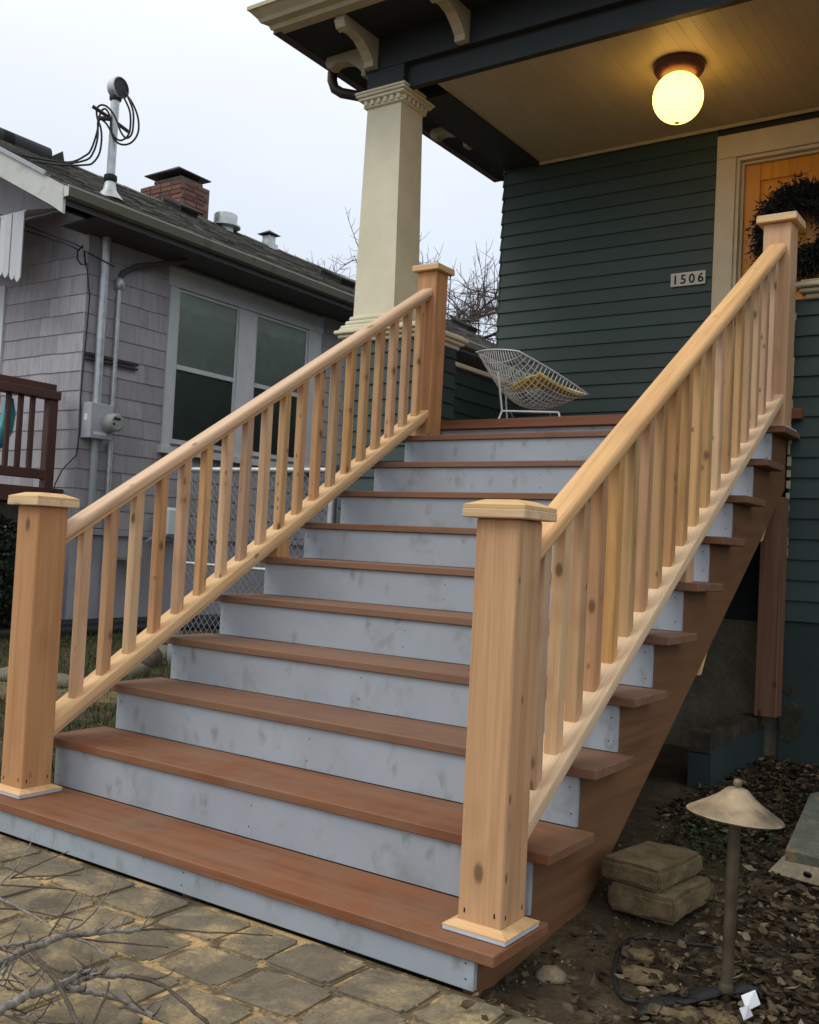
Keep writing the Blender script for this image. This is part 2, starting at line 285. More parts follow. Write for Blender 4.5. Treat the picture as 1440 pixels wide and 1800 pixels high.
# ------------------------------------------------------------------ mesh helpers
class MB:
    def __init__(s): s.v = []; s.f = []; s.smooth = False
    def add(s, vs, fs):
        o = len(s.v); s.v += [tuple(v) for v in vs]; s.f += [tuple(i+o for i in f) for f in fs]; return s
    def box(s, x0, x1, y0, y1, z0, z1, ch=0.0):
        if x1 < x0: x0, x1 = x1, x0
        if y1 < y0: y0, y1 = y1, y0
        if z1 < z0: z0, z1 = z1, z0
        if ch <= 0:
            vs = [(x, y, z) for z in (z0, z1) for y in (y0, y1) for x in (x0, x1)]
            return s.add(vs, [(0, 2, 3, 1), (4, 5, 7, 6), (0, 1, 5, 4), (2, 6, 7, 3), (0, 4, 6, 2), (1, 3, 7, 5)])
        c = min(ch, (x1-x0)*.45, (y1-y0)*.45, (z1-z0)*.45)
        bm = bmesh.new(); bmesh.ops.create_cube(bm, size=1)
        for v in bm.verts: v.co = ((x0+x1)/2+v.co.x*(x1-x0), (y0+y1)/2+v.co.y*(y1-y0), (z0+z1)/2+v.co.z*(z1-z0))
        bmesh.ops.bevel(bm, geom=bm.edges[:], offset=c, segments=1, affect='EDGES')
        bm.verts.index_update(); s.add([v.co[:] for v in bm.verts], [[v.index for v in f.verts] for f in bm.faces]); bm.free(); return s
    def tube(s, pts, r, n=8, caps=True):
        pts = [Vector(p) for p in pts]; rs = r if isinstance(r, (list, tuple)) else [r]*len(pts)
        k = len(pts); ref = None; vs = []
        for i, p in enumerate(pts):
            d = (pts[min(i+1, k-1)]-pts[max(i-1, 0)])
            if d.length < 1e-9: d = Vector((0, 0, 1))
            d.normalize()
            if ref is None: ref = d.orthogonal().normalized()
            else:
                ref = ref-d*ref.dot(d)
                ref = ref.normalized() if ref.length > 1e-6 else d.orthogonal().normalized()
            b = d.cross(ref)
            for j in range(n):
                a = 2*math.pi*j/n; vs.append(p+(ref*math.cos(a)+b*math.sin(a))*rs[i])
        fs = [(i*n+j, i*n+(j+1) % n, (i+1)*n+(j+1) % n, (i+1)*n+j) for i in range(k-1) for j in range(n)]
        if caps and n > 2: fs += [tuple(reversed(range(n))), tuple((k-1)*n+j for j in range(n))]
        return s.add(vs, fs)
    def lathe(s, prof, c, n=32):
        vs = [(c[0]+r*math.cos(2*math.pi*j/n), c[1]+r*math.sin(2*math.pi*j/n), c[2]+z) for r, z in prof for j in range(n)]
        k = len(prof); fs = [(i*n+j, i*n+(j+1) % n, (i+1)*n+(j+1) % n, (i+1)*n+j) for i in range(k-1) for j in range(n)]
        fs += [tuple(reversed(range(n))), tuple((k-1)*n+j for j in range(n))]
        return s.add(vs, fs)
    def prism(s, poly, axis, a, b):
        """polygon in the plane normal to axis, extruded from a to b"""
        def p3(p, t): return {'x': (t, p[0], p[1]), 'y': (p[0], t, p[1]), 'z': (p[0], p[1], t)}[axis]
        n = len(poly); vs = [p3(p, a) for p in poly]+[p3(p, b) for p in poly]
        fs = [(i, (i+1) % n, n+(i+1) % n, n+i) for i in range(n)]+[tuple(reversed(range(n))), tuple(range(n, 2*n))]
        return s.add(vs, fs)
    def quad(s, *p): return s.add(p, [tuple(range(len(p)))])

WORG = {}
def finish(mesh):
    bm = bmesh.new(); bm.from_mesh(mesh); bmesh.ops.recalc_face_normals(bm, faces=bm.faces[:]); bm.to_mesh(mesh); bm.free()
def link(o, parent, loc):
    COL.objects.link(o)
    if parent is not None:
        o.parent = parent; o.location = Vector(loc)-WORG[parent.name]
    else: o.location = loc
    WORG[o.name] = Vector(loc); return o
def obj(name, mb, m, parent=None, smooth=False, recalc=True, kind=None, rot=None, origin=None):
    """one mesh object, its origin at the middle of its own box"""
    vs = [Vector(v) for v in mb.v]
    lo = Vector((min(v[i] for v in vs) for i in range(3))); hi = Vector((max(v[i] for v in vs) for i in range(3)))
    c = Vector(origin) if origin is not None else (lo+hi)/2
    me = bpy.data.meshes.new(name); me.from_pydata([v-c for v in vs], [], mb.f)
    if recalc: finish(me)
    if smooth:
        for p in me.polygons: p.use_smooth = True
        if smooth != 'all': me.set_sharp_from_angle(angle=math.radians(38))
    me.materials.append(m); o = bpy.data.objects.new(name, me); link(o, parent, c)
    if kind: o['kind'] = kind
    if rot: o.rotation_euler = rot
    return o
def local(name, mb, m, parent, loc, rot=(0, 0, 0), smooth=False):
    """mesh given in its own frame, then placed (and turned)"""
    me = bpy.data.meshes.new(name); me.from_pydata([tuple(v) for v in mb.v], [], mb.f); finish(me)
    if smooth:
        for p in me.polygons: p.use_smooth = True
        me.set_sharp_from_angle(angle=math.radians(38))
    me.materials.append(m); o = bpy.data.objects.new(name, me); link(o, parent, loc); o.rotation_euler = rot; return o
def copy_at(src, parent, loc, scale=(1, 1, 1), rot=(0, 0, 0)):
    o = src.copy(); link(o, parent, loc); o.scale = scale; o.rotation_euler = rot; return o
def thing(name, label, cat, loc, group=None):
    o = bpy.data.objects.new(name, None); o.empty_display_size = .1; COL.objects.link(o); o.location = loc; WORG[o.name] = Vector(loc)
    o['label'] = label; o['category'] = cat
    if group: o['group'] = group
    return o
def part(name, parent):
    o = bpy.data.objects.new(name, None); o.empty_display_size = .05; link(o, parent, WORG[parent.name]); return o
def tag(o, label, cat, group=None):
    o['label'] = label; o['category'] = cat
    if group: o['group'] = group
    return o
def structure(o): o['kind'] = 'structure'; return o

# ------------------------------------------------------------------ shared measures (metres)
RISE, RUN, W, H1, TT = 0.185, 0.2878, 2.106, 0.118, 0.031
OV = 0.063
def zt(k): return H1+(k-1)*RISE
def yr(k): return (k-1)*RUN
YF, YW = 2.90, 4.50            # porch front plane, house front wall
ZF = 1.905                     # porch floor
def gz(x, y):                  # ground height
    t = max(0., min(1., y/1.9)); s = t*t*(3-2*t)
    h = .165*s if x > -2.2 else .03+.14*max(0., min(1., y/3.0))
    if -2.8 < x < -2.2: a = (x+2.8)/.6; h = (.165*s)*a+(.03+.14*max(0., min(1., y/3.0)))*(1-a)
    return h-.012
def fbm(x, y):
    return .5*math.sin(3.1*x+1.7*y)+.3*math.sin(7.3*x-5.1*y+1)+.2*math.sin(13.7*x+11.3*y+2)

# ------------------------------------------------------------------ setting: ground, pavement
mb = MB(); xs = []; ys = []
def axis_pts(a, b, fine0, fine1, st, far):
    p = [a+i*(fine0-a)/far for i in range(far)]; k = int((fine1-fine0)/st)
    p += [fine0+i*st for i in range(k+1)]; p += [fine1+(i+1)*(b-fine1)/far for i in range(far)]; return p
xs = axis_pts(-150, 150, -7, 2.6, .06, 12); ys = axis_pts(-150, 150, -1.5, 4.2, .06, 12)
for y in ys:
    for x in xs:
        z = gz(x, y)
        if -7 <= x <= 2.6 and -1.5 <= y <= 4.2: z += .012*fbm(x*2, y*2)+random.uniform(-.006, .006)
        if y < .03: z = -.05
        mb.v.append((x, y, z))
nx = len(xs)
mb.f = [(j*nx+i, j*nx+i+1, (j+1)*nx+i+1, (j+1)*nx+i) for j in range(len(ys)-1) for i in range(nx-1)]
structure(obj('ground', mb, M['dirt'], smooth='all', recalc=False))

pav = structure(obj('pavement', MB().box(-4.6, .42, -3.2, .012, -.06, -.007), M['sand']))
def paver_mesh(seed):
    rnd = random.Random(seed); bm = bmesh.new(); bmesh.ops.create_cube(bm, size=1)
    for v in bm.verts: v.co = (v.co.x*.240, v.co.y*.189, v.co.z*.06)
    vert = [e for e in bm.edges if abs(e.verts[0].co.z-e.verts[1].co.z) > .03]
    bmesh.ops.bevel(bm, geom=vert, offset=.013, segments=2, affect='EDGES')
    top = [e for e in bm.edges if e.verts[0].co.z > .02 and e.verts[1].co.z > .02]
    bmesh.ops.bevel(bm, geom=top, offset=.007, segments=2, affect='EDGES')
    p1, p2, p3 = rnd.uniform(0, 6), rnd.uniform(0, 6), rnd.uniform(0, 6)
    for v in bm.verts:
        a_, b_ = v.co.x, v.co.y
        v.co.x += .004*math.sin(18*b_+p1)+.002*math.sin(55*b_+p2); v.co.y += .004*math.sin(15*a_+p2)+.002*math.sin(47*a_+p3)
    me = bpy.data.meshes.new('paver'); bm.to_mesh(me); bm.free(); me.materials.append(M['paver'])
    return me
pms = [paver_mesh(i) for i in range(6)]
rnd = random.Random(3)
row = 0; y = -.105
while y > -1.75:
    x = .36-(.0 if row % 2 == 0 else .125)-rnd.uniform(0, .03)
    while x > -3.9:
        o = bpy.data.objects.new('paver', rnd.choice(pms)); s = rnd.uniform(.93, 1.02)
        wx = rnd.choice((1, 1, 1, .72, .95))
        link(o, pav, (x-.118*wx, y+rnd.uniform(-.006, .006), -.031+rnd.uniform(-.004, .004)))
        o.scale = (wx*.99, rnd.uniform(.955, .995), 1); o.rotation_euler = (rnd.uniform(-.01, .01), rnd.uniform(-.012, .012), rnd.uniform(-.025, .025)+(math.pi if rnd.random() < .5 else 0))
        x -= .240*wx+rnd.uniform(.004, .014)
    y -= .195; row += 1

# ------------------------------------------------------------------ staircase
st = thing('staircase', 'wide wooden porch staircase with brown treads and pale grey risers', 'staircase', (-W/2, 0, 0))
for k in range(1, 12):
    z0 = .008 if k == 1 else zt(k-1)+.001; z1 = zt(k)-TT-.001 if k < 11 else ZF-.056
    y0 = yr(k) if k < 11 else 2.868
    obj('riser', MB().box(-W, 0, y0, y0+.018, z0, z1, .0015), M['riser'], st)
rn_ = random.Random(6)
for k in range(1, 11):
    y0 = yr(k); zl = (.01 if k == 1 else zt(k-1)); hh = zt(k)-TT-zl
    for xn in (-W+.02, -W*.5, -.022):
        for f_ in (.25, .75):
            xx = xn+rn_.uniform(-.006, .006); zz = zl+hh*f_+rn_.uniform(-.01, .01)
            obj('nail_head', MB().box(xx-.0022, xx+.0022, y0-.0008, y0-.0002, zz-.0022, zz+.0022), M['rust'], st)
for k in range(1, 11):
    obj('tread', MB().box(-W-OV, OV, yr(k)-.014, yr(k+1)-.001, zt(k)-TT, zt(k), .003), M['tread'], st)
def stringer(x0, x1):
    poly = [(.019, -.005)]
    for k in range(1, 11):
        poly += [(yr(k)+.019, zt(k)-TT-.002), (yr(k+1)+.017, zt(k)-TT-.002)]
    poly += [(2.895, zt(10)-TT), (2.895, .33+.665*(2.895-1.118)), (.60, -.014), (.55, -.03), (.03, -.03)]
    return MB().prism(poly, 'x', x0, x1)
obj('stringer', stringer(-.042, -.004), M['stringer'], st)
obj('stringer', stringer(-W+.004, -W+.042), M['stringer'], st)
obj('stringer', stringer(-W/2-.02, -W/2+.02), M['stringer'], st)
obj('support_post', MB().box(-.078, .026, 2.752, 2.862, .395, 1.46, .004), M['post'], st)
obj('wood_wedge', MB().prism([(1.735, .672), (1.76, .675), (1.845, .79), (1.83, .795)], 'x', -.055, -.02), M['pale'], st)
obj('wood_wedge', MB().prism([(2.56, 1.235), (2.585, 1.24), (2.70, 1.375), (2.685, 1.38)], 'x', -.055, -.02), M['pale'], st)

# ------------------------------------------------------------------ stair railings
SL = .6304; ANG = math.atan(SL)
def railtop(y): return 1.24+SL*(y-.4)
def bottop(y): return .47+SL*(y-.35)
def rounded(wd, th, r=.012, n=4):
    pts = []
    for cx, cy, a0 in ((wd/2-r, th/2-r, 0), (-wd/2+r, th/2-r, 90), (-wd/2+r, -th/2+r, 180), (wd/2-r, -th/2+r, 270)):
        for i in range(n+1):
            a = math.radians(a0+90*i/n); pts.append((cx+r*math.cos(a), cy+r*math.sin(a)))
    return pts
def newel(r, xc, y0, zb, ztop, low):
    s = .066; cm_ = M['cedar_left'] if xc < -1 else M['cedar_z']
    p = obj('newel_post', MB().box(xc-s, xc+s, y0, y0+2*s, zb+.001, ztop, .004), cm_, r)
    if low:
        b = obj('base_block', MB().box(xc-.095, xc+.095, y0-.0275, y0+.1615, zb+.001, zb+.016, .002), M['base_edge'], r)
        q = .0955; t = zb+.0165
        fr = MB()
        o_ = [(xc-q, y0-.028), (xc+q, y0-.028), (xc+q, y0+.162), (xc-q, y0+.162)]; i_ = [(xc-s-.001, y0-.001), (xc+s+.001, y0-.001), (xc+s+.001, y0+2*s+.001), (xc-s-.001, y0+2*s+.001)]
        for k in range(4):
            a, b2, c, d = o_[k], o_[(k+1) % 4], i_[(k+1) % 4], i_[k]
            fr.add([(*a, t), (*b2, t), (*c, t+.013), (*d, t+.013), (*a, t-.004), (*b2, t-.004), (*c, t-.004), (*d, t-.004)], [(0, 1, 2, 3), (4, 7, 6, 5), (0, 4, 5, 1), (1, 5, 6, 2), (2, 6, 7, 3), (3, 7, 4, 0)])
        obj('base_trim', fr, M['pale'], r)
    else:
        fr = MB().box(xc-.088, xc+.088, y0-.02, y0+.16, zb+.001, zb+.012, .002); obj('base_block', fr, M['base_edge'], r)
    c = .095; yc = y0+s
    cap = MB(); cap.box(xc-c, xc+c, yc-c, yc+c, ztop+.001, ztop+.026, .003)
    o1 = obj('post_cap', cap, M['pale'], r)
    t = ztop+.0265; top = MB(); k = c-.002; k2 = .05
    vs = [(xc-k, yc-k, t), (xc+k, yc-k, t), (xc+k, yc+k, t), (xc-k, yc+k, t), (xc-k, yc-k, t+.010), (xc+k, yc-k, t+.010), (xc+k, yc+k, t+.010), (xc-k, yc+k, t+.010), (xc-k2, yc-k2, t+.026), (xc+k2, yc-k2, t+.026), (xc+k2, yc+k2, t+.026), (xc-k2, yc+k2, t+.026)]
    top.add(vs, [(3, 2, 1, 0), (0, 1, 5, 4), (1, 2, 6, 5), (2, 3, 7, 6), (3, 0, 4, 7), (4, 5, 9, 8), (5, 6, 10, 9), (6, 7, 11, 10), (7, 4, 8, 11), (8, 9, 10, 11)])
    obj('cap_top', top, M['pale'], r)
    # nail heads near the foot
    if low:
        for dx, dz in ((-.045, .055), (.045, .06)):
            obj('nail_head', MB().box(xc+dx-.002, xc+dx+.002, y0-.0012, y0-.0002, zb+dz-.006, zb+dz+.006), M['black'], r)
            obj('nail_head', MB().box(xc+s+.0002, xc+s+.0012, y0+s+dx-.002, y0+s+dx+.002, zb+dz-.006, zb+dz+.006), M['black'], r)
def sloped(name, prof, r, xc, ya, yb, topfn, th, m):
    """rail of given section running up the slope between two vertical end cuts"""
    mb = MB(); n = len(prof); off = -th/2/math.cos(ANG)
    vs = []
    for yy in (ya, yb):
        for (a, b) in prof: vs.append((xc+a, yy, topfn(yy)+off+b/math.cos(ANG)))
    c = Vector((xc, (ya+yb)/2, topfn((ya+yb)/2)+off))
    rot = Matrix.Rotation(-ANG, 3, 'X')   # world -> slope frame, then turn so local x is the run
    tz = Matrix.Rotation(math.radians(-90), 3, 'Z')
    lv = [tz @ (rot @ (Vector(v)-c)) for v in vs]
    mb.add(lv, [(i, (i+1) % n, n+(i+1) % n, n+i) for i in range(n)]+[tuple(range(n)), tuple(reversed(range(n, 2*n)))])
    o = local(name, mb, m, r, c, smooth=True)
    o.rotation_euler = (tz @ rot).inverted().to_euler()
    return o
def railing(xc, label):
    r = thing('stair_railing', label, 'railing', (xc, .15, zt(1)), 'stair railings')
    newel(r, xc, .078, zt(1), 1.208, True)
    newel(r, xc, 2.700, zt(10), 2.795, False)
    sloped('handrail', rounded(.092, .044, .017), r, xc, .211, 2.699, railtop, .044, M['rail'])
    sloped('fillet', rounded(.05, .012, .002), r, xc, .211, 2.699, lambda y: railtop(y)-.0545, .012, M['pale'])
    sloped('bottom_rail', rounded(.116, .038, .004), r, xc, .211, 2.699, bottop, .038, M['pale'])
    sloped('rail_strip', rounded(.092, .016, .002), r, xc, .211, 2.699, lambda y: bottop(y)-.0475, .016, M['pale'])
    rnd = random.Random(int(abs(xc)*100)+1)
    for i in range(19):
        y = .346+i*.12778; h = .0212; mb = MB(); d = .001
        zl0, zl1 = bottop(y-h)+d, bottop(y+h)+d; zu0, zu1 = railtop(y-h)-.054, railtop(y+h)-.054
        if i == 18: pass
        c = .003
        x0, x1, y0, y1 = xc-h, xc+h, y-h, y+h
        ring = [(x0+c, y0), (x1-c, y0), (x1, y0+c), (x1, y1-c), (x1-c, y1), (x0+c, y1), (x0, y1-c), (x0, y0+c)]
        vs = [(a, b, bottop(b)+.0012-.001) for a, b in ring]+[(a, b, railtop(b)-.0665) for a, b in ring]
        mb.add(vs, [(k, (k+1) % 8, 8+(k+1) % 8, 8+k) for k in range(8)]+[tuple(reversed(range(8))), tuple(range(8, 16))])
        obj('baluster', mb, M['baluster'], r)
    yb = 1.49
    vs = MB(); h = .045
    v = [(xc+a*h, yb+b*h, zt(6)+.001) for a, b in ((-1, -1), (1, -1), (1, 1), (-1, 1))]+[(xc+a*h, yb+b*h, bottop(yb+b*h)-.0665) for a, b in ((-1, -1), (1, -1), (1, 1), (-1, 1))]
    vs.add(v, [(3, 2, 1, 0), (4, 5, 6, 7), (0, 1, 5, 4), (1, 2, 6, 5), (2, 3, 7, 6), (3, 0, 4, 7)])
    obj('support_block', vs, M['baluster'], r)
    return r
railing(-.037, 'unpainted cedar stair railing on the house-door side, nearest newel in front')
railing(-2.082, 'unpainted cedar stair railing on the far side, facing the grey shingled house')

# ------------------------------------------------------------------ green house
hs = thing('green_house', 'dark green lap-sided house with cream-trimmed front porch', 'house', (-.6, 4.5, 0))
EXPO = .1003
def lap_y(parent, yplane, x0, x1, z0, z1, m=None, jitter=0):
    """lap boards facing -Y"""
    z = z0; i = 0
    rr = random.Random(int(x0*100+z0*10))
    while z < z1-.01:
        h = min(EXPO+.012, z1-z); a = x0+rr.uniform(-jitter, 0)
        # wedge board: butt stands proud at the bottom
        p = [(yplane-.017, z), (yplane-.003, z+h), (yplane+.004, z+h), (yplane+.004, z)]
        obj('siding_board', MB().prism([(q[0], q[1]+.0005*i) for q in p], 'x', a, x1), M['green'], parent)
        z += EXPO; i += 1
def lap_x(parent, xplane, s, y0, y1, z0, z1):
    z = z0
    while z < z1-.01:
        h = min(EXPO+.012, z1-z)
        p = [(xplane+s*.017, z), (xplane+s*.003, z+h), (xplane-s*.004, z+h), (xplane-s*.004, z)]
        obj('siding_board', MB().prism(p, 'y', y0, y1), M['green'], parent)
        z += EXPO
DX0, DX1, DZ1 = -.795, .205, 3.893         # door opening
wallp = obj('front_wall', MB().box(-2.6, DX0-.002, YW+.006, YW+.12, 1.7, 4.6).box(DX1+.002, 2.2, YW+.006, YW+.12, 1.7, 4.6).box(DX0-.002, DX1+.002, YW+.006, YW+.12, DZ1+.002, 4.6), M['green_dark'], hs)
lap_y(wallp, YW, -2.6, DX0-.135, 1.882, 4.13)
lap_y(wallp, YW, DX1+.135, 2.2, 1.882, 4.13)
sidew = obj('side_wall', MB().box(-2.605, -2.5, YW+.12, 12.2, .9, 4.45), M['green_dark'], hs)
lap_x(sidew, -2.607, -1, YW-.012, 12.2, 1.882, 4.43)
obj('rear_wall', MB().box(-2.5, 3.5, 12.05, 12.2, .0, 4.45), M['green_dark'], hs)
# door, casing
fr = part('door_frame', hs)
obj('casing_side', MB().box(DX0-.133, DX0-.001, YW-.03, YW+.004, ZF, DZ1+.001, .003), M['casing'], fr)
obj('casing_side', MB().box(DX1+.001, DX1+.133, YW-.03, YW+.004, ZF, DZ1+.001, .003), M['casing'], fr)
obj('casing_head', MB().box(DX0-.133, DX1+.133, YW-.032, YW+.004, DZ1+.002, DZ1+.164, .003), M['casing'], fr)
obj('jamb', MB().box(DX0, DX0+.022, YW-.012, YW+.11, ZF, DZ1), M['casing'], fr)
obj('jamb', MB().box(DX1-.022, DX1, YW-.012, YW+.11, ZF, DZ1), M['casing'], fr)
obj('jamb_head', MB().box(DX0+.023, DX1-.023, YW-.012, YW+.11, DZ1-.022, DZ1), M['casing'], fr)
obj('door_stop', MB().box(DX0+.0225, DX0+.04, YW+.03, YW+.06, ZF, DZ1-.023), M['casing'], fr)
obj('door_stop', MB().box(DX0+.0405, DX1-.0235, YW+.03, YW+.06, DZ1-.04, DZ1-.0235), M['casing'], fr)
dr = part('front_door', hs)
d0, d1, dzb, dzt = DX0+.025, DX1-.025, ZF+.01, DZ1-.025
yd = YW+.062
stile = .115
cols = [(d0+stile, (d0+d1)/2-.05), ((d0+d1)/2+.05, d1-stile)]
rows_ = [(dzb+.22, dzb+.62), (dzb+.74, dzb+1.42), (dzb+1.55, dzt-.13)]
obj('door_slab', MB().box(d0, d1, yd+.014, yd+.045, dzb, dzt), M['door'], dr)
obj('stile', MB().box(d0, d0+stile, yd, yd+.0135, dzb, dzt, .002), M['door'], dr); obj('stile', MB().box(d1-stile, d1, yd, yd+.0135, dzb, dzt, .002), M['door'], dr)
obj('mullion', MB().box(cols[0][1], cols[1][0], yd+.0005, yd+.0135, dzb+.2, dzt-.13, .002), M['door'], dr)
zz = [dzb]+[v for r_ in rows_ for v in r_]+[dzt]
for a in range(0, len(zz), 2): obj('door_rail', MB().box(d0+stile+.0005, d1-stile-.0005, yd+.001, yd+.0135, zz[a], zz[a+1], .002), M['door'], dr)
for c in cols:
    for r_ in rows_:
        i = .025; p = MB(); a, b, e, f = c[0], c[1], r_[0], r_[1]
        vs = [(a, yd+.0135, e), (b, yd+.0135, e), (b, yd+.0135, f), (a, yd+.0135, f), (a+i, yd+.004, e+i), (b-i, yd+.004, e+i), (b-i, yd+.004, f-i), (a+i, yd+.004, f-i)]
        p.add(vs, [(0, 1, 5, 4), (1, 2, 6, 5), (2, 3, 7, 6), (3, 0, 4, 7), (4, 5, 6, 7), (3, 2, 1, 0)]); obj('panel', p, M['door'], dr)
obj('door_knob', MB().lathe([(.004, 0), (.02, .0), (.028, .02), (.02, .045), (.006, .05)], (0, 0, 0), 16), M['brass'], dr, smooth=True).location += Vector((d1-.06, yd-.03, dzb+.95))
# porch floor
obj('porch_floor', MB().box(-2.62, 2.2, 2.906, YW+.005, ZF-.03, ZF-.0005), M['board_edge'], hs)
obj('porch_edge_board', MB().box(-2.22, .072, 2.838, 2.9055, ZF-.054, ZF, .003), M['board_edge'], hs)
# parapet right of the stairs
pr_ = obj('right_parapet', MB().box(.02, 2.2, YF+.005, YF+.16, .86, 2.449), M['green_dark'], hs)
lap_y(pr_, YF, .018, 2.2, .86, 2.45, jitter=.018)
def cap_run(parent, x0, x1, y0, y1, z, name='parapet_cap'):
    c = part(name, parent)
    for a, zz0, zz1, mm in ((.018, z+.001, z+.028, 'cream'), (.042, z+.029, z+.052, 'cream'), (.062, z+.053, z+.078, 'cream'), (.04, z+.079, z+.094, 'cream')):
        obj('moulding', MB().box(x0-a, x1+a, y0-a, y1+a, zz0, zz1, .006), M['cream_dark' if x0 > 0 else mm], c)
cap_run(hs, .08, 2.14, YF-.012, YF+.15, 2.449)
obj('foundation', MB().box(.006, 2.2, YF-.002, YF+.2, -.2, .858), M['green_conc'], hs)
obj('foundation', MB().box(-2.86, .004, YF+.05, YF+.24, -.2, .84), M['conc'], hs)
obj('cavity_shade_board', MB().box(-2.2, .0, 2.955, 3.0, .8405, 1.86), M['soffit'], hs)  # added near-black board, its colour stands in for shade in the open cavity
# pedestal at the left of the stairs, with low side wall
pd = obj('left_pedestal', MB().box(-2.822, -2.262, YF+.005, 3.33, .86, 2.449), M['green_dark'], hs)
lap_y(pd, YF, -2.83, -2.255, .86, 2.45); lap_x(pd, -2.256, 1, YF+.006, 3.33, ZF-.02, 2.45)
lw = obj('lower_skirt_wall', MB().box(-2.25, -1.9, YF+.005, YF+.1, .86, 1.85), M['green_dark'], hs)
lap_y(lw, YF, -2.2545, -1.9, .86, 1.85)
cap_run(hs, -2.83, -2.256, YF-.012, 3.34, 2.449)
sw = obj('porch_side_wall', MB().box(-2.60, -2.43, 3.345, YW-.02, .9, 2.392), M['green_dark'], hs)
lap_x(sw, -2.424, 1, 3.345, YW-.02, ZF-.02, 2.392)
obj('side_wall_cap', MB().box(-2.63, -2.385, 3.43, YW-.02, 2.394, 2.425, .004), M['cream'], hs)
# column
cl = part('porch_column', hs)
def taper(mb, a, b, z0, z1):
    vs = [(a[0], a[2], z0), (a[1], a[2], z0), (a[1], a[3], z0), (a[0], a[3], z0), (b[0], b[2], z1), (b[1], b[2], z1), (b[1], b[3], z1), (b[0], b[3], z1)]
    return mb.add(vs, [(3, 2, 1, 0), (4, 5, 6, 7), (0, 1, 5, 4), (1, 2, 6, 5), (2, 3, 7, 6), (3, 0, 4, 7)])
cb = (-2.825, -2.495, 2.945, 3.225); ct = (-2.805, -2.530, 2.955, 3.205)
obj('shaft', taper(MB(), cb, ct, 2.635, 4.06), M['cream'], cl)
for g, z0, z1 in ((.062, 2.545, 2.572), (.040, 2.573, 2.604), (.022, 2.605, 2.636)):
    obj('base_moulding', MB().box(cb[0]-g, cb[1]+g, cb[2]-g, cb[3]+g, z0, z1, .009), M['cream'], cl)
for g, z0, z1 in ((.020, 4.040, 4.062), (.046, 4.085, 4.104), (.060, 4.105, 4.122), (.066, 4.123, 4.140)):
    obj('capital_moulding', MB().box(ct[0]-g, ct[1]+g, ct[2]-g, ct[3]+g, z0, z1, .004), M['cream'], cl)
obj('capital_neck', MB().box(ct[0]-.018, ct[1]+.018, ct[2]-.018, ct[3]+.018, 4.0625, 4.0845), M['cream'], cl)
for i in range(6):
    x = ct[0]+.005+i*(ct[1]-ct[0]-.01)/5
    obj('dentil', MB().box(x-.013, x+.013, ct[2]-.036, ct[2]-.0185, 4.05, 4.084, .004), M['cream'], cl)
    y = ct[2]+.005+i*(ct[3]-ct[2]-.01)/5
    obj('dentil', MB().box(ct[1]+.0185, ct[1]+.036, y-.013, y+.013, 4.05, 4.084, .004), M['cream'], cl)
# beams, ceiling, roof
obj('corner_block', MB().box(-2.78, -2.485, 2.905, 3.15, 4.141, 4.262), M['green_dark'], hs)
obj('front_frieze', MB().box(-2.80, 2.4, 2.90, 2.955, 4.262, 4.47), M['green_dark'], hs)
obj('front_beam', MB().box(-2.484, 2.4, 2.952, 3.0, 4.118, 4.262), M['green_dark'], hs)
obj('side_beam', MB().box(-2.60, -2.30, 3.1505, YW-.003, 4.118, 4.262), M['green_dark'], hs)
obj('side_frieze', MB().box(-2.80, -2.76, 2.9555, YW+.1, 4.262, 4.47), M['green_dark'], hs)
x = -2.299
cpart = part('porch_ceiling', hs)
while x < 2.2:
    obj('ceiling_board', MB().box(x, x+.0789, 3.001, YW-.019, 4.132, 4.15, .0007), M['ceiling'], cpart); x += .0792
obj('ceiling_cove', MB().box(-2.299, 2.2, YW-.042, YW-.019, 4.104, 4.131, .008), M['cream_dark'], hs)
obj('ceiling_backing', MB().box(-2.6, 2.4, 2.96, YW+.1, 4.266, 4.30), M['soffit'], hs)
rf = part('porch_roof', hs)
SOF = 4.47
obj('soffit', MB().box(-3.20, 3.2, 2.535, 2.9, SOF, SOF+.018).box(-3.20, -2.7615, 2.9005, 5.45, SOF, SOF+.018).box(-2.76, 3.2, 2.9, 12.3, SOF+.0005, SOF+.018), M['soffit'], rf)
crown = [(2.534, SOF-.004), (2.46, SOF-.004), (2.445, SOF+.02), (2.40, SOF+.028), (2.385, SOF+.05), (2.34, SOF+.085), (2.325, SOF+.09), (2.325, SOF+.115), (2.534, SOF+.13)]
mb = MB(); n = len(crown); vs = []
for yy, zz0 in crown: vs.append((-3.20-(2.534-yy)*.72, yy, zz0))
for yy, zz0 in crown: vs.append((3.2, yy, zz0))
mb.add(vs, [(i, (i+1) % n, n+(i+1) % n, n+i) for i in range(n)]+[tuple(range(n)), tuple(reversed(range(n, 2*n)))])
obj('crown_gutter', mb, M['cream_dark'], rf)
obj('side_fascia', MB().box(-3.275, -3.201, 2.50, 5.46, SOF-.006, SOF+.07, .004), M['brown_metal'], rf)
obj('rear_fascia', MB().box(-3.2, -2.65, 5.4505, 5.47, SOF-.004, SOF+.07), M['brown_metal'], rf)
obj('roof_deck', MB().add([(-3.3, 2.36, SOF+.132), (3.3, 2.36, SOF+.132), (3.3, 12.4, SOF+.132), (-3.3, 12.4, SOF+.132), (-2.2, 3.6, SOF+.75), (3.3, 3.6, SOF+.75), (3.3, 12.4, SOF+.75), (-2.2, 12.4, SOF+.75)], [(0, 1, 5, 4), (1, 2, 6, 5), (2, 3, 7, 6), (3, 0, 4, 7), (4, 5, 6, 7), (3, 2, 1, 0)]), M['roof'], rf)
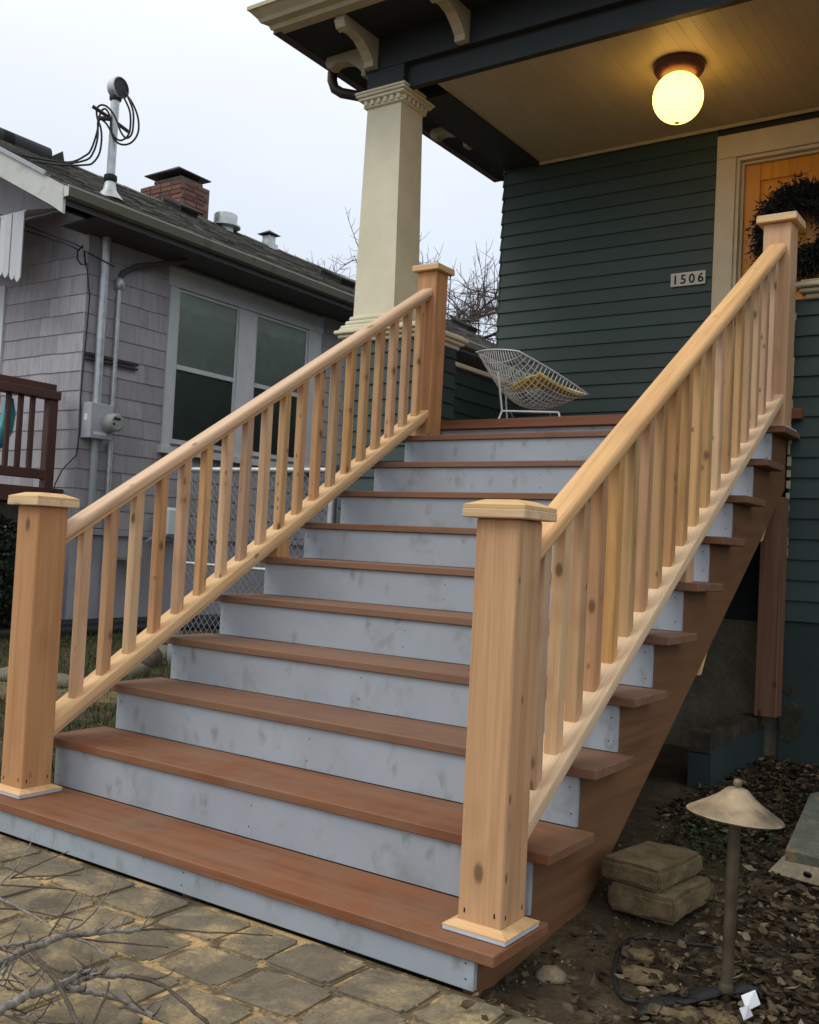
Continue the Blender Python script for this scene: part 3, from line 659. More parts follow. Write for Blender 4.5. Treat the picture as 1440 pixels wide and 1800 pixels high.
def bracket(parent, root, dirv):
    """scrolled eave bracket projecting from the frieze"""
    d = Vector(dirv); s = Vector((-d.y, d.x, 0))
    prof = [(0, 0), (.36, 0), (.375, -.035), (.355, -.075), (.315, -.085), (.285, -.065), (.24, -.06), (.17, -.075), (.10, -.12), (.055, -.165), (.05, -.20), (0, -.20)]
    mb = MB(); n = len(prof); vs = []
    for t in (-.038, .038):
        for a, b in prof: vs.append(Vector(root)+d*a+s*t+Vector((0, 0, b)))
    mb.add(vs, [(i, (i+1) % n, n+(i+1) % n, n+i) for i in range(n)]+[tuple(reversed(range(n))), tuple(range(n, 2*n))])
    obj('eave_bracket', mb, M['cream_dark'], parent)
bracket(rf, (-2.735, 2.899, SOF-.001), (0, -1, 0))
bracket(rf, (-2.801, 2.965, SOF-.001), (-1, 0, 0))
for x in (-2.03, -.85, .33, 1.5): bracket(rf, (x, 2.899, SOF-.001), (0, -1, 0))
for y in (3.62, 4.28): bracket(rf, (-2.801, y, SOF-.001), (-1, 0, 0))
# downspout
ds = MB().tube([(-3.25, 3.10, SOF-.01), (-3.25, 3.10, 4.40), (-3.235, 3.115, 4.345), (-3.19, 3.14, 4.315), (-2.95, 3.23, 4.255), (-2.90, 3.24, 4.235), (-2.888, 3.235, 4.19), (-2.905, 3.235, 2.66), (-2.935, 3.235, 2.50), (-2.935, 3.235, .2)], .036, 10)
obj('downspout', ds, M['brown_metal'], hs, smooth=True)
sp_ = random.Random(15)
for (xc_, zc_, r_) in ((.055, .33, .075), (.045, .52, .035), (.075, .42, .06)):
    pl_ = [(xc_+r_*sp_.uniform(.5, 1.1)*math.cos(2*math.pi*j/13)*.7, zc_+r_*sp_.uniform(.5, 1.15)*math.sin(2*math.pi*j/13)) for j in range(13)]
    obj('spalled_patch', MB().prism(pl_, 'y', YF-.006-r_*.03, YF-.0015), M['conc_dark'], hs)
# torn grey strip and nail ends where the old stair was cut off
for i in range(26):
    z = .95+i*.056; x = .008
    obj('torn_caulk', MB().box(x-.004, x+.010+random.uniform(-.004, .006), YF-.022, YF-.017, z, z+random.uniform(.03, .06), .001), M['cream_dark'], hs)

# ------------------------------------------------------------------ things on the porch
lp = thing('porch_light', 'lit yellow glass globe light hanging from the porch ceiling', 'light', (-.866, 3.51, 4.13))
obj('lamp_base', MB().lathe([(.135, 0), (.150, -.004), (.152, -.022), (.148, -.040), (.135, -.058), (.118, -.072), (.10, -.075)], (-.866, 3.51, 4.131), 40), M['lampbase'], lp, smooth=True)
gp = []
for i in range(25):
    a = math.pi*i/24; gp.append((max(.002, .150*math.sin(a)), -.152*math.cos(a)))
obj('globe', MB().lathe(gp, (-.866, 3.51, 3.925), 40), M['globe'], lp, smooth='all')
obj('finial', MB().lathe([(.003, -.006), (.012, -.004), (.015, 0), (.010, .004), (.004, .006)], (-.866, 3.51, 3.772), 16), M['brass'], lp, smooth=True)

sg = thing('house_number_plate', 'cream plate reading 1506 on the green siding beside the door', 'sign', (-1.098, YW-.02, 3.04))
obj('plate', MB().box(-1.222, -.976, YW-.028, YW-.019, 3.043, 3.138, .002), M['plate'], sg)
def text_mesh(txt, size):
    cu = bpy.data.curves.new('t', 'FONT'); cu.body = txt; cu.size = size; cu.extrude = .0012; cu.align_x = 'CENTER'; cu.offset = .0016
    o = bpy.data.objects.new('t', cu); COL.objects.link(o); bpy.context.view_layer.update()
    me = bpy.data.meshes.new_from_object(o.evaluated_get(bpy.context.evaluated_depsgraph_get())); bpy.data.objects.remove(o); return me
for ch, x in zip('1506', (-1.188, -1.131, -1.07, -1.008)):
    me = text_mesh(ch, .088); me.materials.clear(); me.materials.append(M['black'])
    o = bpy.data.objects.new('digit', me); link(o, sg, (x, YW-.0295, 3.060)); o.rotation_euler = (math.pi/2, 0, 0)
for x, z in ((-1.215, 3.09), (-.982, 3.09)): obj('screw', MB().box(x-.003, x+.003, YW-.030, YW-.0282, z-.003, z+.003), M['galv'], sg)

wr = thing('door_wreath', 'dark evergreen wreath hung on the orange front door', 'wreath', (-.33, YW+.03, 3.0))
mb = MB(); rw = random.Random(5); WC = Vector((-.335, YW-.005, 3.32))
for i in range(13000):
    a = rw.uniform(0, 2*math.pi); rr = .222+rw.gauss(0, .045); ph = rw.uniform(0, 2*math.pi); q = rw.uniform(.01, .075)
    p = WC+Vector((math.cos(a)*(rr+q*.5*math.cos(ph)), -.02-abs(math.sin(ph))*q*1.1, math.sin(a)*(rr+q*.5*math.cos(ph))))
    d = Vector((math.cos(a+rw.uniform(.6, 2.2)), rw.uniform(-.9, .1), math.sin(a+rw.uniform(.6, 2.2)))).normalized()
    if rw.random() < .35: d = Vector((math.cos(a), rw.uniform(-.6, 0), math.sin(a))).normalized()
    ln = rw.uniform(.02, .055); s = d.orthogonal().normalized()*.0075; s.rotate(Matrix.Rotation(rw.uniform(0, 3), 3, d))
    mb.add([p-s, p+s, p+d*ln], [(0, 1, 2)])
obj('needles', mb, M['needle'], wr, recalc=False)
mb = MB(); mb.tube([WC+Vector((math.cos(2*math.pi*i/32)*.235, -.02, math.sin(2*math.pi*i/32)*.235)) for i in range(33)], .045, 8)
obj('ring', mb, M['needle'], wr)

# wire lounge chair
ch = thing('wire_chair', 'white wire mesh lounge chair with yellow seat cushion on the porch', 'chair', (-1.88, 3.72, ZF))
CHC = Vector((-1.905, 3.76, ZF)); cyaw = math.radians(24)
def chair_pt(p):
    x, y, z = p; return CHC+Vector((x*math.cos(cyaw)-y*math.sin(cyaw), x*math.sin(cyaw)+y*math.cos(cyaw), z))
def shell(u, v):
    # u,v in [-1,1] turned 45 degrees into a diamond: a runs back(-1)..front(+1), b across the arms
    u2, v2 = u*(1-.10*v*v), v*(1-.10*u*u)
    a, b = (u2+v2)/2, (v2-u2)/2
    xx = .43*a-.07*abs(b)**1.3; yy = .45*b
    bowl = ((1-u*u)*(1-v*v))**.75
    z = .445-.36*xx+.05*abs(b)-.235*bowl*(1-.18*a)
    return (xx-.10*bowl*.3, yy, z)
K = 21; mb = MB()
for i in range(K):
    t = -1+2*i/(K-1)
    r = .0055 if i in (0, K-1) else .0028
    mb.tube([chair_pt(shell(t, -1+2*j/20)) for j in range(21)], r, 5); mb.tube([chair_pt(shell(-1+2*j/20, t)) for j in range(21)], r, 5)
o = obj('wire_shell', mb, M['white_wire'], ch, smooth='all')
mb = MB(); n = 12
def cush(i, j, up):
    u = -.38+1.28*i/n; v = -.38+1.28*j/n; p = shell(u, v); e = min(i, n-i, j, n-j)/(n/2); a_ = (u+v)/2; lift = max(0, min(1, (a_+.45)/.75)); zr = .445-.36*p[0]-.045
    zb_ = p[2]+.008; zb_ = max(zb_, zb_+(zr-zb_)*lift)
    return chair_pt((p[0], p[1], zb_+(up*(.010+.020*min(1, e*2.5)**.5))))
for up in (0, 1):
    base = len(mb.v); mb.v += [tuple(cush(i, j, up)) for i in range(n+1) for j in range(n+1)]
    mb.f += [(base+i*(n+1)+j, base+i*(n+1)+j+1, base+(i+1)*(n+1)+j+1, base+(i+1)*(n+1)+j) for i in range(n) for j in range(n)]
s_ = (n+1)*(n+1)
ed = [i*(n+1) for i in range(n+1)]+[n*(n+1)+j for j in range(1, n+1)]+[i*(n+1)+n for i in range(n-1, -1, -1)]+[j for j in range(n-1, 0, -1)]
mb.f += [(ed[k], ed[(k+1) % len(ed)], s_+ed[(k+1) % len(ed)], s_+ed[k]) for k in range(len(ed))]
obj('seat_cushion', mb, M['yellow'], ch, smooth='all')
for s in (-1, 1):
    mb = MB(); q = [(-.22, s*.23, 0), (-.17, s*.20, .155), (.20, s*.20, .155), (.25, s*.23, 0)]
    for a, b in zip(q[:-1], q[1:]): mb.tube([chair_pt(a), chair_pt(b)], .0068, 7)
    mb.tube([chair_pt((-.17, s*.20, .155)), chair_pt((-.20, s*.27, .40))], .0068, 7)
    obj('leg_frame', mb, M['white_wire'], ch, smooth=True)
for xx in (-.12, .14): obj('cross_bar', MB().tube([chair_pt((xx, -.20, .155)), chair_pt((xx, .20, .155))], .006, 7), M['white_wire'], ch, smooth=True)

# ------------------------------------------------------------------ neighbouring grey house
XN, YN = -6.75, 3.78
nb = thing('grey_house', 'low grey shingled house next door with mossy roof and brick chimney', 'house', (-8, 5, .1))
YE = 12.6
sdw = obj('side_wall', MB().box(XN-.15, XN-.012, YN+.02, YE, 1.15, 3.99), M['shingle'], nb)
fw = obj('front_wall', MB().box(-11.5, XN-.02, YN+.012, YN+.15, 1.15, 4.1).add([(-11.5, YN+.012, 4.1), (XN-.02, YN+.012, 4.1), (-9.15, YN+.012, 5.35), (-11.5, YN+.15, 4.1), (XN-.02, YN+.15, 4.1), (-9.15, YN+.15, 5.35)], [(0, 1, 2), (5, 4, 3), (0, 3, 4, 1), (1, 4, 5, 2), (2, 5, 3, 0)]), M['shingle'], nb)
obj('foundation', MB().box(-11.5, XN+.01, YN-.01, YE, -.2, 1.13), M['found'], nb)
obj('foundation_ledge', MB().box(XN+.011, XN+.045, YN-.01, YE, 1.10, 1.16, .004), M['found'], nb)
obj('base_pipe', MB().tube([(XN+.10, 3.2, .24), (XN+.10, 8.5, .24)], .06, 10).tube([(XN+.20, 2.8, .19), (XN+.20, 8.5, .19)], .06, 10), M['black'], nb, smooth=True)
EX = .187
smesh = {}
def shingle_mesh(face, wq):
    k = (face, wq)
    if k in smesh: return smesh[k]
    wd = wq*.04; g = .0012; mb = MB(); prof = [(.014, 0), (.004, EX+.015), (-.006, EX+.015), (-.006, 0)]
    if face == 'x': mb.prism(prof, 'y', g, wd-g)
    else: mb.prism([(-a, b) for a, b in prof], 'x', g, wd-g)
    me = bpy.data.meshes.new('shingle'); me.from_pydata(mb.v, [], mb.f); finish(me); me.materials.append(M['shingle']); smesh[k] = me; return me
rs = random.Random(11)
def shingle_run(face, parent, a0, a1, z):
    a = a0
    while a < a1-.01:
        wq = rs.choice((5, 7, 8, 9, 10, 12))
        if a1-a-wq*.04 < .12: wq = max(3, round((a1-a)/.04))
        o = bpy.data.objects.new('shingle', shingle_mesh(face, wq))
        link(o, parent, (XN, a, z+rs.uniform(-.004, .004)) if face == 'x' else (a, YN, z+rs.uniform(-.004, .004)))
        if face == 'y': o.location.x = a-WORG[parent.name].x
        a += wq*.04
WY0, WY1, WZ0, WZ1 = 4.80, 7.27, 2.00, 3.90
z = 1.168; i = 0
while z < 3.95:
    if z+EX*.6 < WZ0: shingle_run('x', sdw, YN-.012, 8.6, z)
    else:
        shingle_run('x', sdw, YN-.012, WY0, z); shingle_run('x', sdw, WY1, 8.6, z)
    shingle_run('y', fw, -8.3, XN+.0, z)
    z += EX; i += 1
# windows
for (a, b) in ((4.915, 5.83), (6.10, 7.03)):
    wn = part('window', nb)
    x = XN
    zb, zm, ztp = 2.10, 2.915, 3.735
    obj('blind', MB().box(x-.008, x-.004, a-.01, b+.01, zm-.01, ztp+.02), M['blind'], wn)
    obj('dark_room', MB().box(x-.0115, x-.0085, a-.01, b+.01, zb-.02, zm), M['room'], wn)
    obj('pane', MB().quad((x+.007, a+.035, zm+.022), (x+.007, b-.035, zm+.022), (x+.007, b-.035, ztp-.03), (x+.007, a+.035, ztp-.03)), M['glass_dark'], wn, recalc=False)
    obj('pane', MB().quad((x+.002, a+.035, zb+.05), (x+.002, b-.035, zb+.05), (x+.002, b-.035, zm-.03), (x+.002, a+.035, zm-.03)), M['glass_dark'], wn, recalc=False)
    for nm, y0, y1, z0, z1, xo in (('sash_stile', a, a+.034, zb, ztp, .014), ('sash_stile', b-.034, b, zb, ztp, .014), ('meeting_rail', a+.0345, b-.0345, zm-.029, zm+.021, .018), ('sash_rail', a+.0345, b-.0345, ztp-.029, ztp, .014), ('sash_rail', a+.0345, b-.0345, zb, zb+.049, .012)):
        obj(nm, MB().box(x-.003, x+xo, y0, y1, z0, z1, .002), M['white_trim'], wn)
tr = part('window_trim', nb)
for nm, y0, y1, z0, z1, xo in (('side_casing', WY0, 4.914, 2.04, 3.74, .03), ('mullion_casing', 5.831, 6.099, 2.06, 3.7355, .028), ('side_casing', 7.031, WY1, 2.04, 3.74, .03), ('head_casing', WY0-.02, WY1+.02, 3.741, 3.94, .034), ('sill', WY0-.04, WY1+.04, 1.985, 2.059, .07)):
    obj(nm, MB().box(XN-.005, XN+xo, y0, y1, z0, z1, .003), M['white_trim'], tr)
# front window edge and awning
obj('front_window_casing', MB().box(-8.20, -8.03, YN-.035, YN+.005, 2.4, 3.62, .003), M['white_trim'], nb)
obj('front_window_glass', MB().quad((-9.4, YN-.01, 2.4), (-8.205, YN-.01, 2.4), (-8.205, YN-.01, 3.62), (-9.4, YN-.01, 3.62)), M['glass_dark'], nb, recalc=False)
aw = part('awning', nb)
for i in range(14):
    x0 = -7.20-i*.098
    zl = 3.47+min(i, 7)*.03
    pf = [(x0, zl+.045), (x0-.02, zl+.015), (x0-.044, zl), (x0-.068, zl+.015), (x0-.088, zl+.045), (x0-.088, 4.15), (x0, 4.15)]
    obj('awning_slat', MB().prism(pf, 'y', 3.36+(i % 2)*.006, 3.372+(i % 2)*.006), M['white_trim'], aw)
obj('awning_top', MB().add([(-8.6, 3.37, 4.16), (-7.19, 3.37, 4.16), (-7.19, YN-.02, 4.30), (-8.6, YN-.02, 4.30), (-8.6, 3.37, 4.145), (-7.19, 3.37, 4.145), (-7.19, YN-.02, 4.285), (-8.6, YN-.02, 4.285)], [(0, 1, 2, 3), (7, 6, 5, 4), (0, 4, 5, 1), (1, 5, 6, 2), (2, 6, 7, 3), (3, 7, 4, 0)]), M['white_trim'], aw)
# roof
nr = part('roof', nb)
EXX, EZ, RS_, RXX = -6.22, 4.15, .49, -9.15
RZ = EZ+RS_*(EXX-RXX); YR0 = 3.09
def roofz(x): return EZ+RS_*(EXX-x) if x > RXX else RZ-RS_*(RXX-x)
XL = 2*RXX-EXX
deck = [(EXX, EZ-.012), (RXX, RZ-.012), (XL, EZ-.012), (XL, EZ-.06), (RXX, RZ-.06), (EXX, EZ-.06)]
obj('roof_deck', MB().prism(deck, 'y', YR0+.03, YE+.5), M['soffit_n'], nr)
mb = MB(); sl = math.hypot(EXX-RXX, RZ-EZ); nrm = Vector((RS_, 0, 1)).normalized(); up = Vector((-1, 0, RS_)).normalized()
rt = random.Random(21); s = -.05; row = 0
while s < sl+.02:
    y = YR0-rt.uniform(0, .2)
    while y < YE+.5:
        wd = rt.uniform(.13, .30); th = rt.uniform(.010, .022); ln = .155
        a = Vector((EXX, max(y, YR0-.01), EZ))+up*(s+rt.uniform(-.012, .008)); b = a+Vector((0, wd-.006, 0)); a2 = a+up*ln; b2 = b+up*ln
        ps = [a+nrm*th, b+nrm*th, b2+nrm*.004, a2+nrm*.004, a-nrm*.004, b-nrm*.004]
        mb.add(ps, [(0, 1, 2, 3), (4, 5, 1, 0), (4, 0, 3), (5, 2, 1)]); y += wd
    s += .135; row += 1
# far slope as plain tabs, ridge caps
for k in range(28):
    y = YR0+k*.37
    mb.add([(RXX+.13, y, RZ-.04), (RXX+.13, y+.37, RZ-.045), (RXX, y+.37, RZ+.028), (RXX, y, RZ+.034), (RXX-.13, y, RZ-.04), (RXX-.13, y+.37, RZ-.045)], [(0, 1, 2, 3), (3, 2, 5, 4)])
o = obj('roof_shingles', mb, M['roof'], nr, recalc=False); o['kind'] = 'stuff'
obj('far_slope', MB().add([(RXX, YR0, RZ+.002), (RXX, YE+.5, RZ+.002), (XL, YE+.5, EZ+.002), (XL, YR0, EZ+.002)], [(0, 1, 2, 3)]), M['roof'], nr)
obj('eave_gutter', MB().prism([(EXX-.02, EZ-.005), (EXX+.06, EZ-.008), (EXX+.075, EZ-.03), (EXX+.05, EZ-.10), (EXX+.02, EZ-.115), (EXX-.02, EZ-.115)], 'y', YR0+.0, YE+.5), M['gutter'], nr)
obj('eave_soffit', MB().box(XN-.05, EXX-.022, YN-.3, YE+.4, 3.982, 4.0), M['soffit_n'], nr)
obj('eave_fascia', MB().box(EXX-.0215, EXX-.0205+.0005, YR0+.03, YE+.4, 3.98, EZ-.02), M['soffit_n'], nr)
rk = [(EXX-.015, EZ-.0), (RXX, RZ-.015), (XL, EZ-.015), (XL, EZ-.24), (RXX, RZ-.25), (EXX-.18, EZ-.245+.09), (EXX-.015, EZ-.25)]
obj('rake_board', MB().prism(rk, 'y', YR0-.0, YR0+.028), M['rake_white'], nr)
obj('rake_end_cap', MB().box(EXX+.0, EXX+.062, YR0-.006, YR0-.001, EZ-.11, EZ-.01), M['rake_white'], nr)
rsof = [(EXX-.19, EZ-.165), (RXX, RZ-.24), (RXX, RZ-.22), (EXX-.19, EZ-.145)]
obj('rake_soffit', MB().prism(rsof, 'y', YR0+.029, YN-.006), M['soffit_n'], nr)
obj('drip_strip', MB().prism([(EXX-.28, roofz(EXX-.28)-.008), (EXX-1.6, roofz(EXX-1.6)-.008), (EXX-1.6, roofz(EXX-1.6)+.03), (EXX-.28, roofz(EXX-.28)+.03)], 'y', YR0-.03, YR0-.001), M['box_grey'], nr)
# chimney
cm = obj('chimney', MB().box(-9.98, -9.22, 7.085, 7.60, 5.2, 6.07), M['mortar'], nb)
bk = bpy.data.meshes.new('brick'); q = MB().box(-.1, .1, -.046, .046, -.029, .029, .004); bk.from_pydata(q.v, [], q.f); finish(bk); bk.materials.append(M['brick'])
z = 5.44; r_ = 0
while z < 6.09:
    off = .105 if r_ % 2 else 0
    for i in range(4):
        x = -9.31-i*.212+(-.02 if r_ % 2 else 0)
        o = bpy.data.objects.new('brick', bk); link(o, cm, (x+random.uniform(-.004, .004), 7.118+random.uniform(-.006, .004), z))
    for i in range(3):
        y = 7.17+i*.212+(.06 if r_ % 2 else 0)
        if y > 7.55: continue
        o = bpy.data.objects.new('brick', bk); link(o, cm, (-9.252+random.uniform(-.004, .005), y+.02, z)); o.rotation_euler = (0, 0, math.pi/2)
    z += .066; r_ += 1
ccx, ccy = -9.6, 7.34
obj('chimney_crown', MB().box(-9.86, -9.30, 7.13, 7.55, 6.10, 6.15, .01), M['mortar'], nb)
mb = MB()
for sx in (-1, 1):
    for sy in (-1, 1): mb.box(ccx+sx*.22-.01, ccx+sx*.22+.01, ccy+sy*.16-.01, ccy+sy*.16+.01, 6.15, 6.22)
vs = [(ccx-.36, ccy-.30, 6.22), (ccx+.36, ccy-.30, 6.22), (ccx+.36, ccy+.30, 6.22), (ccx-.36, ccy+.30, 6.22), (ccx, ccy, 6.40)]
mb.add([(a, b, c-.015) for a, b, c in vs[:4]]+vs, [(3, 2, 1, 0), (4, 5, 8), (5, 6, 8), (6, 7, 8), (7, 4, 8), (0, 1, 5, 4), (1, 2, 6, 5), (2, 3, 7, 6), (3, 0, 4, 7)])
obj('chimney_cap', mb, M['rust'], nb)
# roof vents
def on_roof(u, v):
    d = ray(u, v); t = (EZ+RS_*(EXX-CAM.x)-CAM.z)/(d.z+RS_*d.x); return CAM+d*t
p = at(396, 400, X, -9.12)
obj('turbine_vent', MB().lathe([(.12, -.28), (.12, .0), (.22, .0), (.22, .02), (.17, .03), (.17, .17), (.16, .185), (.02, .19)], (p.x, p.y, p.z), 20), M['galv'], nb, smooth=True)
p = at(472, 434, X, -9.12)
v = obj('flue_pipe', MB().box(p.x-.10, p.x+.10, p.y-.10, p.y+.10, p.z-.25, p.z+.04).box(p.x-.07, p.x+.07, p.y-.07, p.y+.07, p.z+.04, p.z+.16), M['galv'], nb)
obj('flue_cap', MB().add([(p.x-.13, p.y-.13, p.z+.18), (p.x+.13, p.y-.13, p.z+.18), (p.x+.13, p.y+.13, p.z+.18), (p.x-.13, p.y+.13, p.z+.18), (p.x, p.y, p.z+.26)], [(3, 2, 1, 0), (0, 1, 4), (1, 2, 4), (2, 3, 4), (3, 0, 4)]).box(p.x-.05, p.x+.05, p.y-.05, p.y+.05, p.z+.16, p.z+.18), M['rust'], nb)
def slant_vent(p):
    mb = MB(); d = .22
    for s0, s1, h0, h1_, wd in ((-.2, .2, .0, .07, .15), (-.24, .26, .07, .10, .2)):
        a = Vector(p)+up*s0; b = Vector(p)+up*s1
        vs = []
        for h in (h0, h1_):
            for q, yy in ((a, -wd), (a, wd), (b, wd), (b, -wd)): vs.append(q+Vector((0, yy, 0))+nrm*h)
        mb.add(vs, [(3, 2, 1, 0), (4, 5, 6, 7), (0, 1, 5, 4), (1, 2, 6, 5), (2, 3, 7, 6), (3, 0, 4, 7)])
    obj('box_vent', mb, M['black'], nb)
q = at(316, 362, X, -8.95); slant_vent((q.x, q.y, roofz(q.x)+.005))
q = on_roof(592, 497); slant_vent((q.x, q.y, q.z+.01))
q = on_roof(815, 578); slant_vent((q.x, q.y, q.z+.01))

# things fixed to the neighbour's wall and roof
mt = thing('electric_meter', 'grey electric meter box with round glass meter on grey shingles', 'meter', (XN+.1, 3.95, 2.0))
obj('meter_box', MB().box(XN+.016, XN+.16, 3.80, 4.06, 2.02, 2.36, .006), M['box_grey'], mt)
mm = MB(); 
for (r0, h0) in ((0,0),): pass
prof = [(.085, 0), (.098, .002), (.098, .03), (.088, .032), (.086, .12), (.07, .135), (.002, .137)]
mcen = Vector((XN+.161, 4.005, 2.185))
vs = []; n = 28
for r0, h0 in prof:
    for j in range(n): a = 2*math.pi*j/n; vs.append((mcen.x+h0, mcen.y+r0*math.cos(a), mcen.z+r0*math.sin(a)))
mm.add(vs, [(i*n+j, i*n+(j+1) % n, (i+1)*n+(j+1) % n, (i+1)*n+j) for i in range(len(prof)-1) for j in range(n)])
obj('meter_dome', mm, M['meter'], mt, smooth=True)
obj('meter_display', MB().box(mcen.x+.1372, mcen.x+.139, mcen.y-.045, mcen.y+.03, mcen.z+.02, mcen.z+.045), M['black'], mt)
obj('meter_label', MB().box(mcen.x+.1372, mcen.x+.139, mcen.y-.055, mcen.y-.03, mcen.z-.03, mcen.z-.01), M['black'], mt)
obj('box_sticker', MB().box(XN+.06, XN+.11, 3.797, 3.7985, 2.19, 2.25), M['paper'], mt)
obj('box_sticker', MB().box(XN+.1605, XN+.162, 3.84, 3.99, 2.055, 2.085), M['paper'], mt)
ms = thing('service_mast', 'galvanised service mast with weatherhead rising above the mossy roof', 'mast', (XN+.07, 3.93, 2.36))
MX, MY = XN+.065, 3.925
obj('mast_pipe', MB().tube([(MX, MY, 2.36), (MX, MY, 5.38)], .041, 14), M['galv'], ms, smooth=True)
obj('flashing_boot', MB().lathe([(.15, .0), (.12, .03), (.065, .10), (.052, .17), (.046, .19)], (MX, MY, 4.345), 18), M['galv'], ms, smooth=True)
obj('boot_collar', MB().lathe([(.055, 0), (.065, .02), (.062, .06), (.046, .07)], (MX, MY, 4.53), 16), M['black'], ms, smooth=True)
hd = MB(); hc = Vector((MX+.02, MY, 5.45)); hdv = (CAM-hc); hdv.z = 0; hdv.normalize(); hs2 = Vector((-hdv.y, hdv.x, 0)); hdv = (hdv*.75+hs2*.66).normalized(); hs2 = Vector((-hdv.y, hdv.x, 0))
prof = [(-.09, .02), (-.085, .055), (-.05, .088), (.0, .10), (.05, .105), (.055, .095)]
vs = []; n = 20
for h0, r0 in prof:
    for j in range(n): a = 2*math.pi*j/n; vs.append(hc+hdv*h0+hs2*(r0*math.cos(a))+Vector((0, 0, r0*math.sin(a))))
hd.add(vs, [(i*n+j, i*n+(j+1) % n, (i+1)*n+(j+1) % n, (i+1)*n+j) for i in range(len(prof)-1) for j in range(n)]+[tuple(reversed(range(n)))])
obj('weatherhead_hood', hd, M['galv'], ms, smooth=True)
hd = MB(); hd.add([hc+hdv*.045+hs2*(.094*math.cos(2*math.pi*j/n))+Vector((0, 0, .094*math.sin(2*math.pi*j/n))) for j in range(n)]+[hc+hdv*.02+hs2*(.094*math.cos(2*math.pi*j/n))+Vector((0, 0, .094*math.sin(2*math.pi*j/n))) for j in range(n)], [tuple(range(n)), tuple(reversed(range(n, 2*n)))]+[(j, (j+1) % n, n+(j+1) % n, n+j) for j in range(n)])
obj('weatherhead_face', hd, M['black'], ms)
obj('mast_clamp', MB().lathe([(.05, 0), (.058, .01), (.058, .05), (.05, .06)], (MX, MY, 5.33), 14).box(MX+.04, MX+.08, MY-.012, MY+.012, 5.345, 5.375), M['rust'], ms, smooth=True)
obj('insulator_arm', MB().tube([(MX-.05, MY-.22, 5.20), (MX, MY-.03, 5.14), (MX+.03, MY+.17, 5.075)], .018, 8).tube([(MX-.02, MY-.17, 5.10), (MX, MY-.03, 5.14)], .022, 8), M['rust'], ms, smooth=True)
# the three service cables, pixel paths placed on the mast's own plane
def cable(px, depth_off=0, r=.0085, ox=0):
    base = Vector((MX+ox, MY, 0)); n_ = CF.copy(); n_.z = 0; n_.normalize(); pts = []
    for u, v in px:
        d = ray(u, v); t = (base-n_*depth_off-CAM).dot(n_)/d.dot(n_); pts.append(CAM+d*t)
    out = []
    for i in range(len(pts)-1):
        p0, p1, p2, p3 = pts[max(i-1, 0)], pts[i], pts[i+1], pts[min(i+2, len(pts)-1)]
        for k in range(5):
            t = k/5; out.append(.5*((2*p1)+(p2-p0)*t+(2*p0-5*p1+4*p2-p3)*t*t+(3*p1-p0-3*p2+p3)*t**3))
    return out+[pts[-1]]
def zz_(pts): return [(150+a/8.575, 130+b/8.575) for a, b in pts]
c1 = zz_([(570, 250), (700, 420), (790, 640), (800, 860), (720, 1010), (600, 1065), (480, 1030), (400, 900), (370, 640), (300, 525), (230, 580), (200, 740), (170, 900), (90, 1130), (0, 1230)])+[(120, 285), (60, 277), (0, 262)]
c2 = zz_([(590, 370), (670, 560), (680, 780), (640, 930), (540, 1000), (450, 960), (380, 850), (310, 740), (230, 680), (190, 720), (185, 960), (120, 1180), (0, 1300)])+[(105, 288), (40, 279), (0, 270)]
c3 = zz_([(640, 340), (720, 560), (720, 800), (690, 920), (620, 965), (540, 880), (450, 650), (350, 510), (250, 465), (175, 520), (180, 660), (230, 800), (245, 980), (210, 1200), (110, 1340), (0, 1370)])+[(110, 290), (60, 283), (0, 274)]
for i, c in enumerate((c1, c2, c3)):
    tag(obj('service_cable', MB().tube(cable(c, .06+.02*i), .0095, 6), M['black'], smooth='all'), ['black service cable making the widest outer loop at the roof mast', 'black service cable in the innermost loop hanging from the roof mast', 'black service cable with the highest arch left of the roof mast'][i], 'cable', 'service cables at the mast')
cdt = thing('wall_conduits', 'grey conduits running up the shingled wall around the electric meter', 'conduit', (XN+.04, 4.13, .2))
obj('conduit', MB().tube([(XN+.04, 4.13, 2.36), (XN+.04, 4.13, 3.60)], .026, 10), M['galv'], cdt, smooth=True)
obj('conduit_elbow', MB().tube([(XN+.04, 4.13, 3.60), (XN+.045, 4.16, 3.70), (XN+.06, 4.30, 3.80), (XN+.25, 4.80, 3.965)], .028, 10), M['soffit_n'], cdt, smooth=True)
obj('conduit', MB().tube([(XN+.075, 3.93, 2.02), (XN+.075, 3.93, 1.55), (XN+.06, 3.94, 1.3), (XN+.06, 3.94, .9)], .034, 10), M['pipe_grey'], cdt, smooth=True)
obj('conduit', MB().tube([(XN+.05, 4.13, 2.02), (XN+.05, 4.15, .28)], .028, 10), M['galv'], cdt, smooth=True)
obj('conduit_fitting', MB().lathe([(.034, 0), (.05, .02), (.05, .1), (.034, .12)], (XN+.04, 4.13, 3.52), 12), M['galv'], cdt, smooth=True)
obj('wall_bracket', MB().box(XN+.017, XN+.05, 3.80, 4.42, 2.815, 2.84).box(XN+.017, XN+.05, 3.80, 4.42, 2.775, 2.79), M['rust'], cdt)
gm = thing('gas_meter', 'grey-green gas meter low on the pale foundation wall', 'gas meter', (XN+.15, 4.85, .95))
obj('meter_body', MB().box(XN+.06, XN+.26, 4.72, 5.02, 1.12, 1.42, .03), M['blind'], gm)
obj('meter_pipe', MB().tube([(XN+.10, 4.62, 1.06), (XN+.14, 4.62, 1.09), (XN+.16, 4.75, 1.09), (XN+.16, 5.1, 1.08), (XN+.16, 5.12, .9)], .018, 8), M['box_grey'], gm, smooth=True)
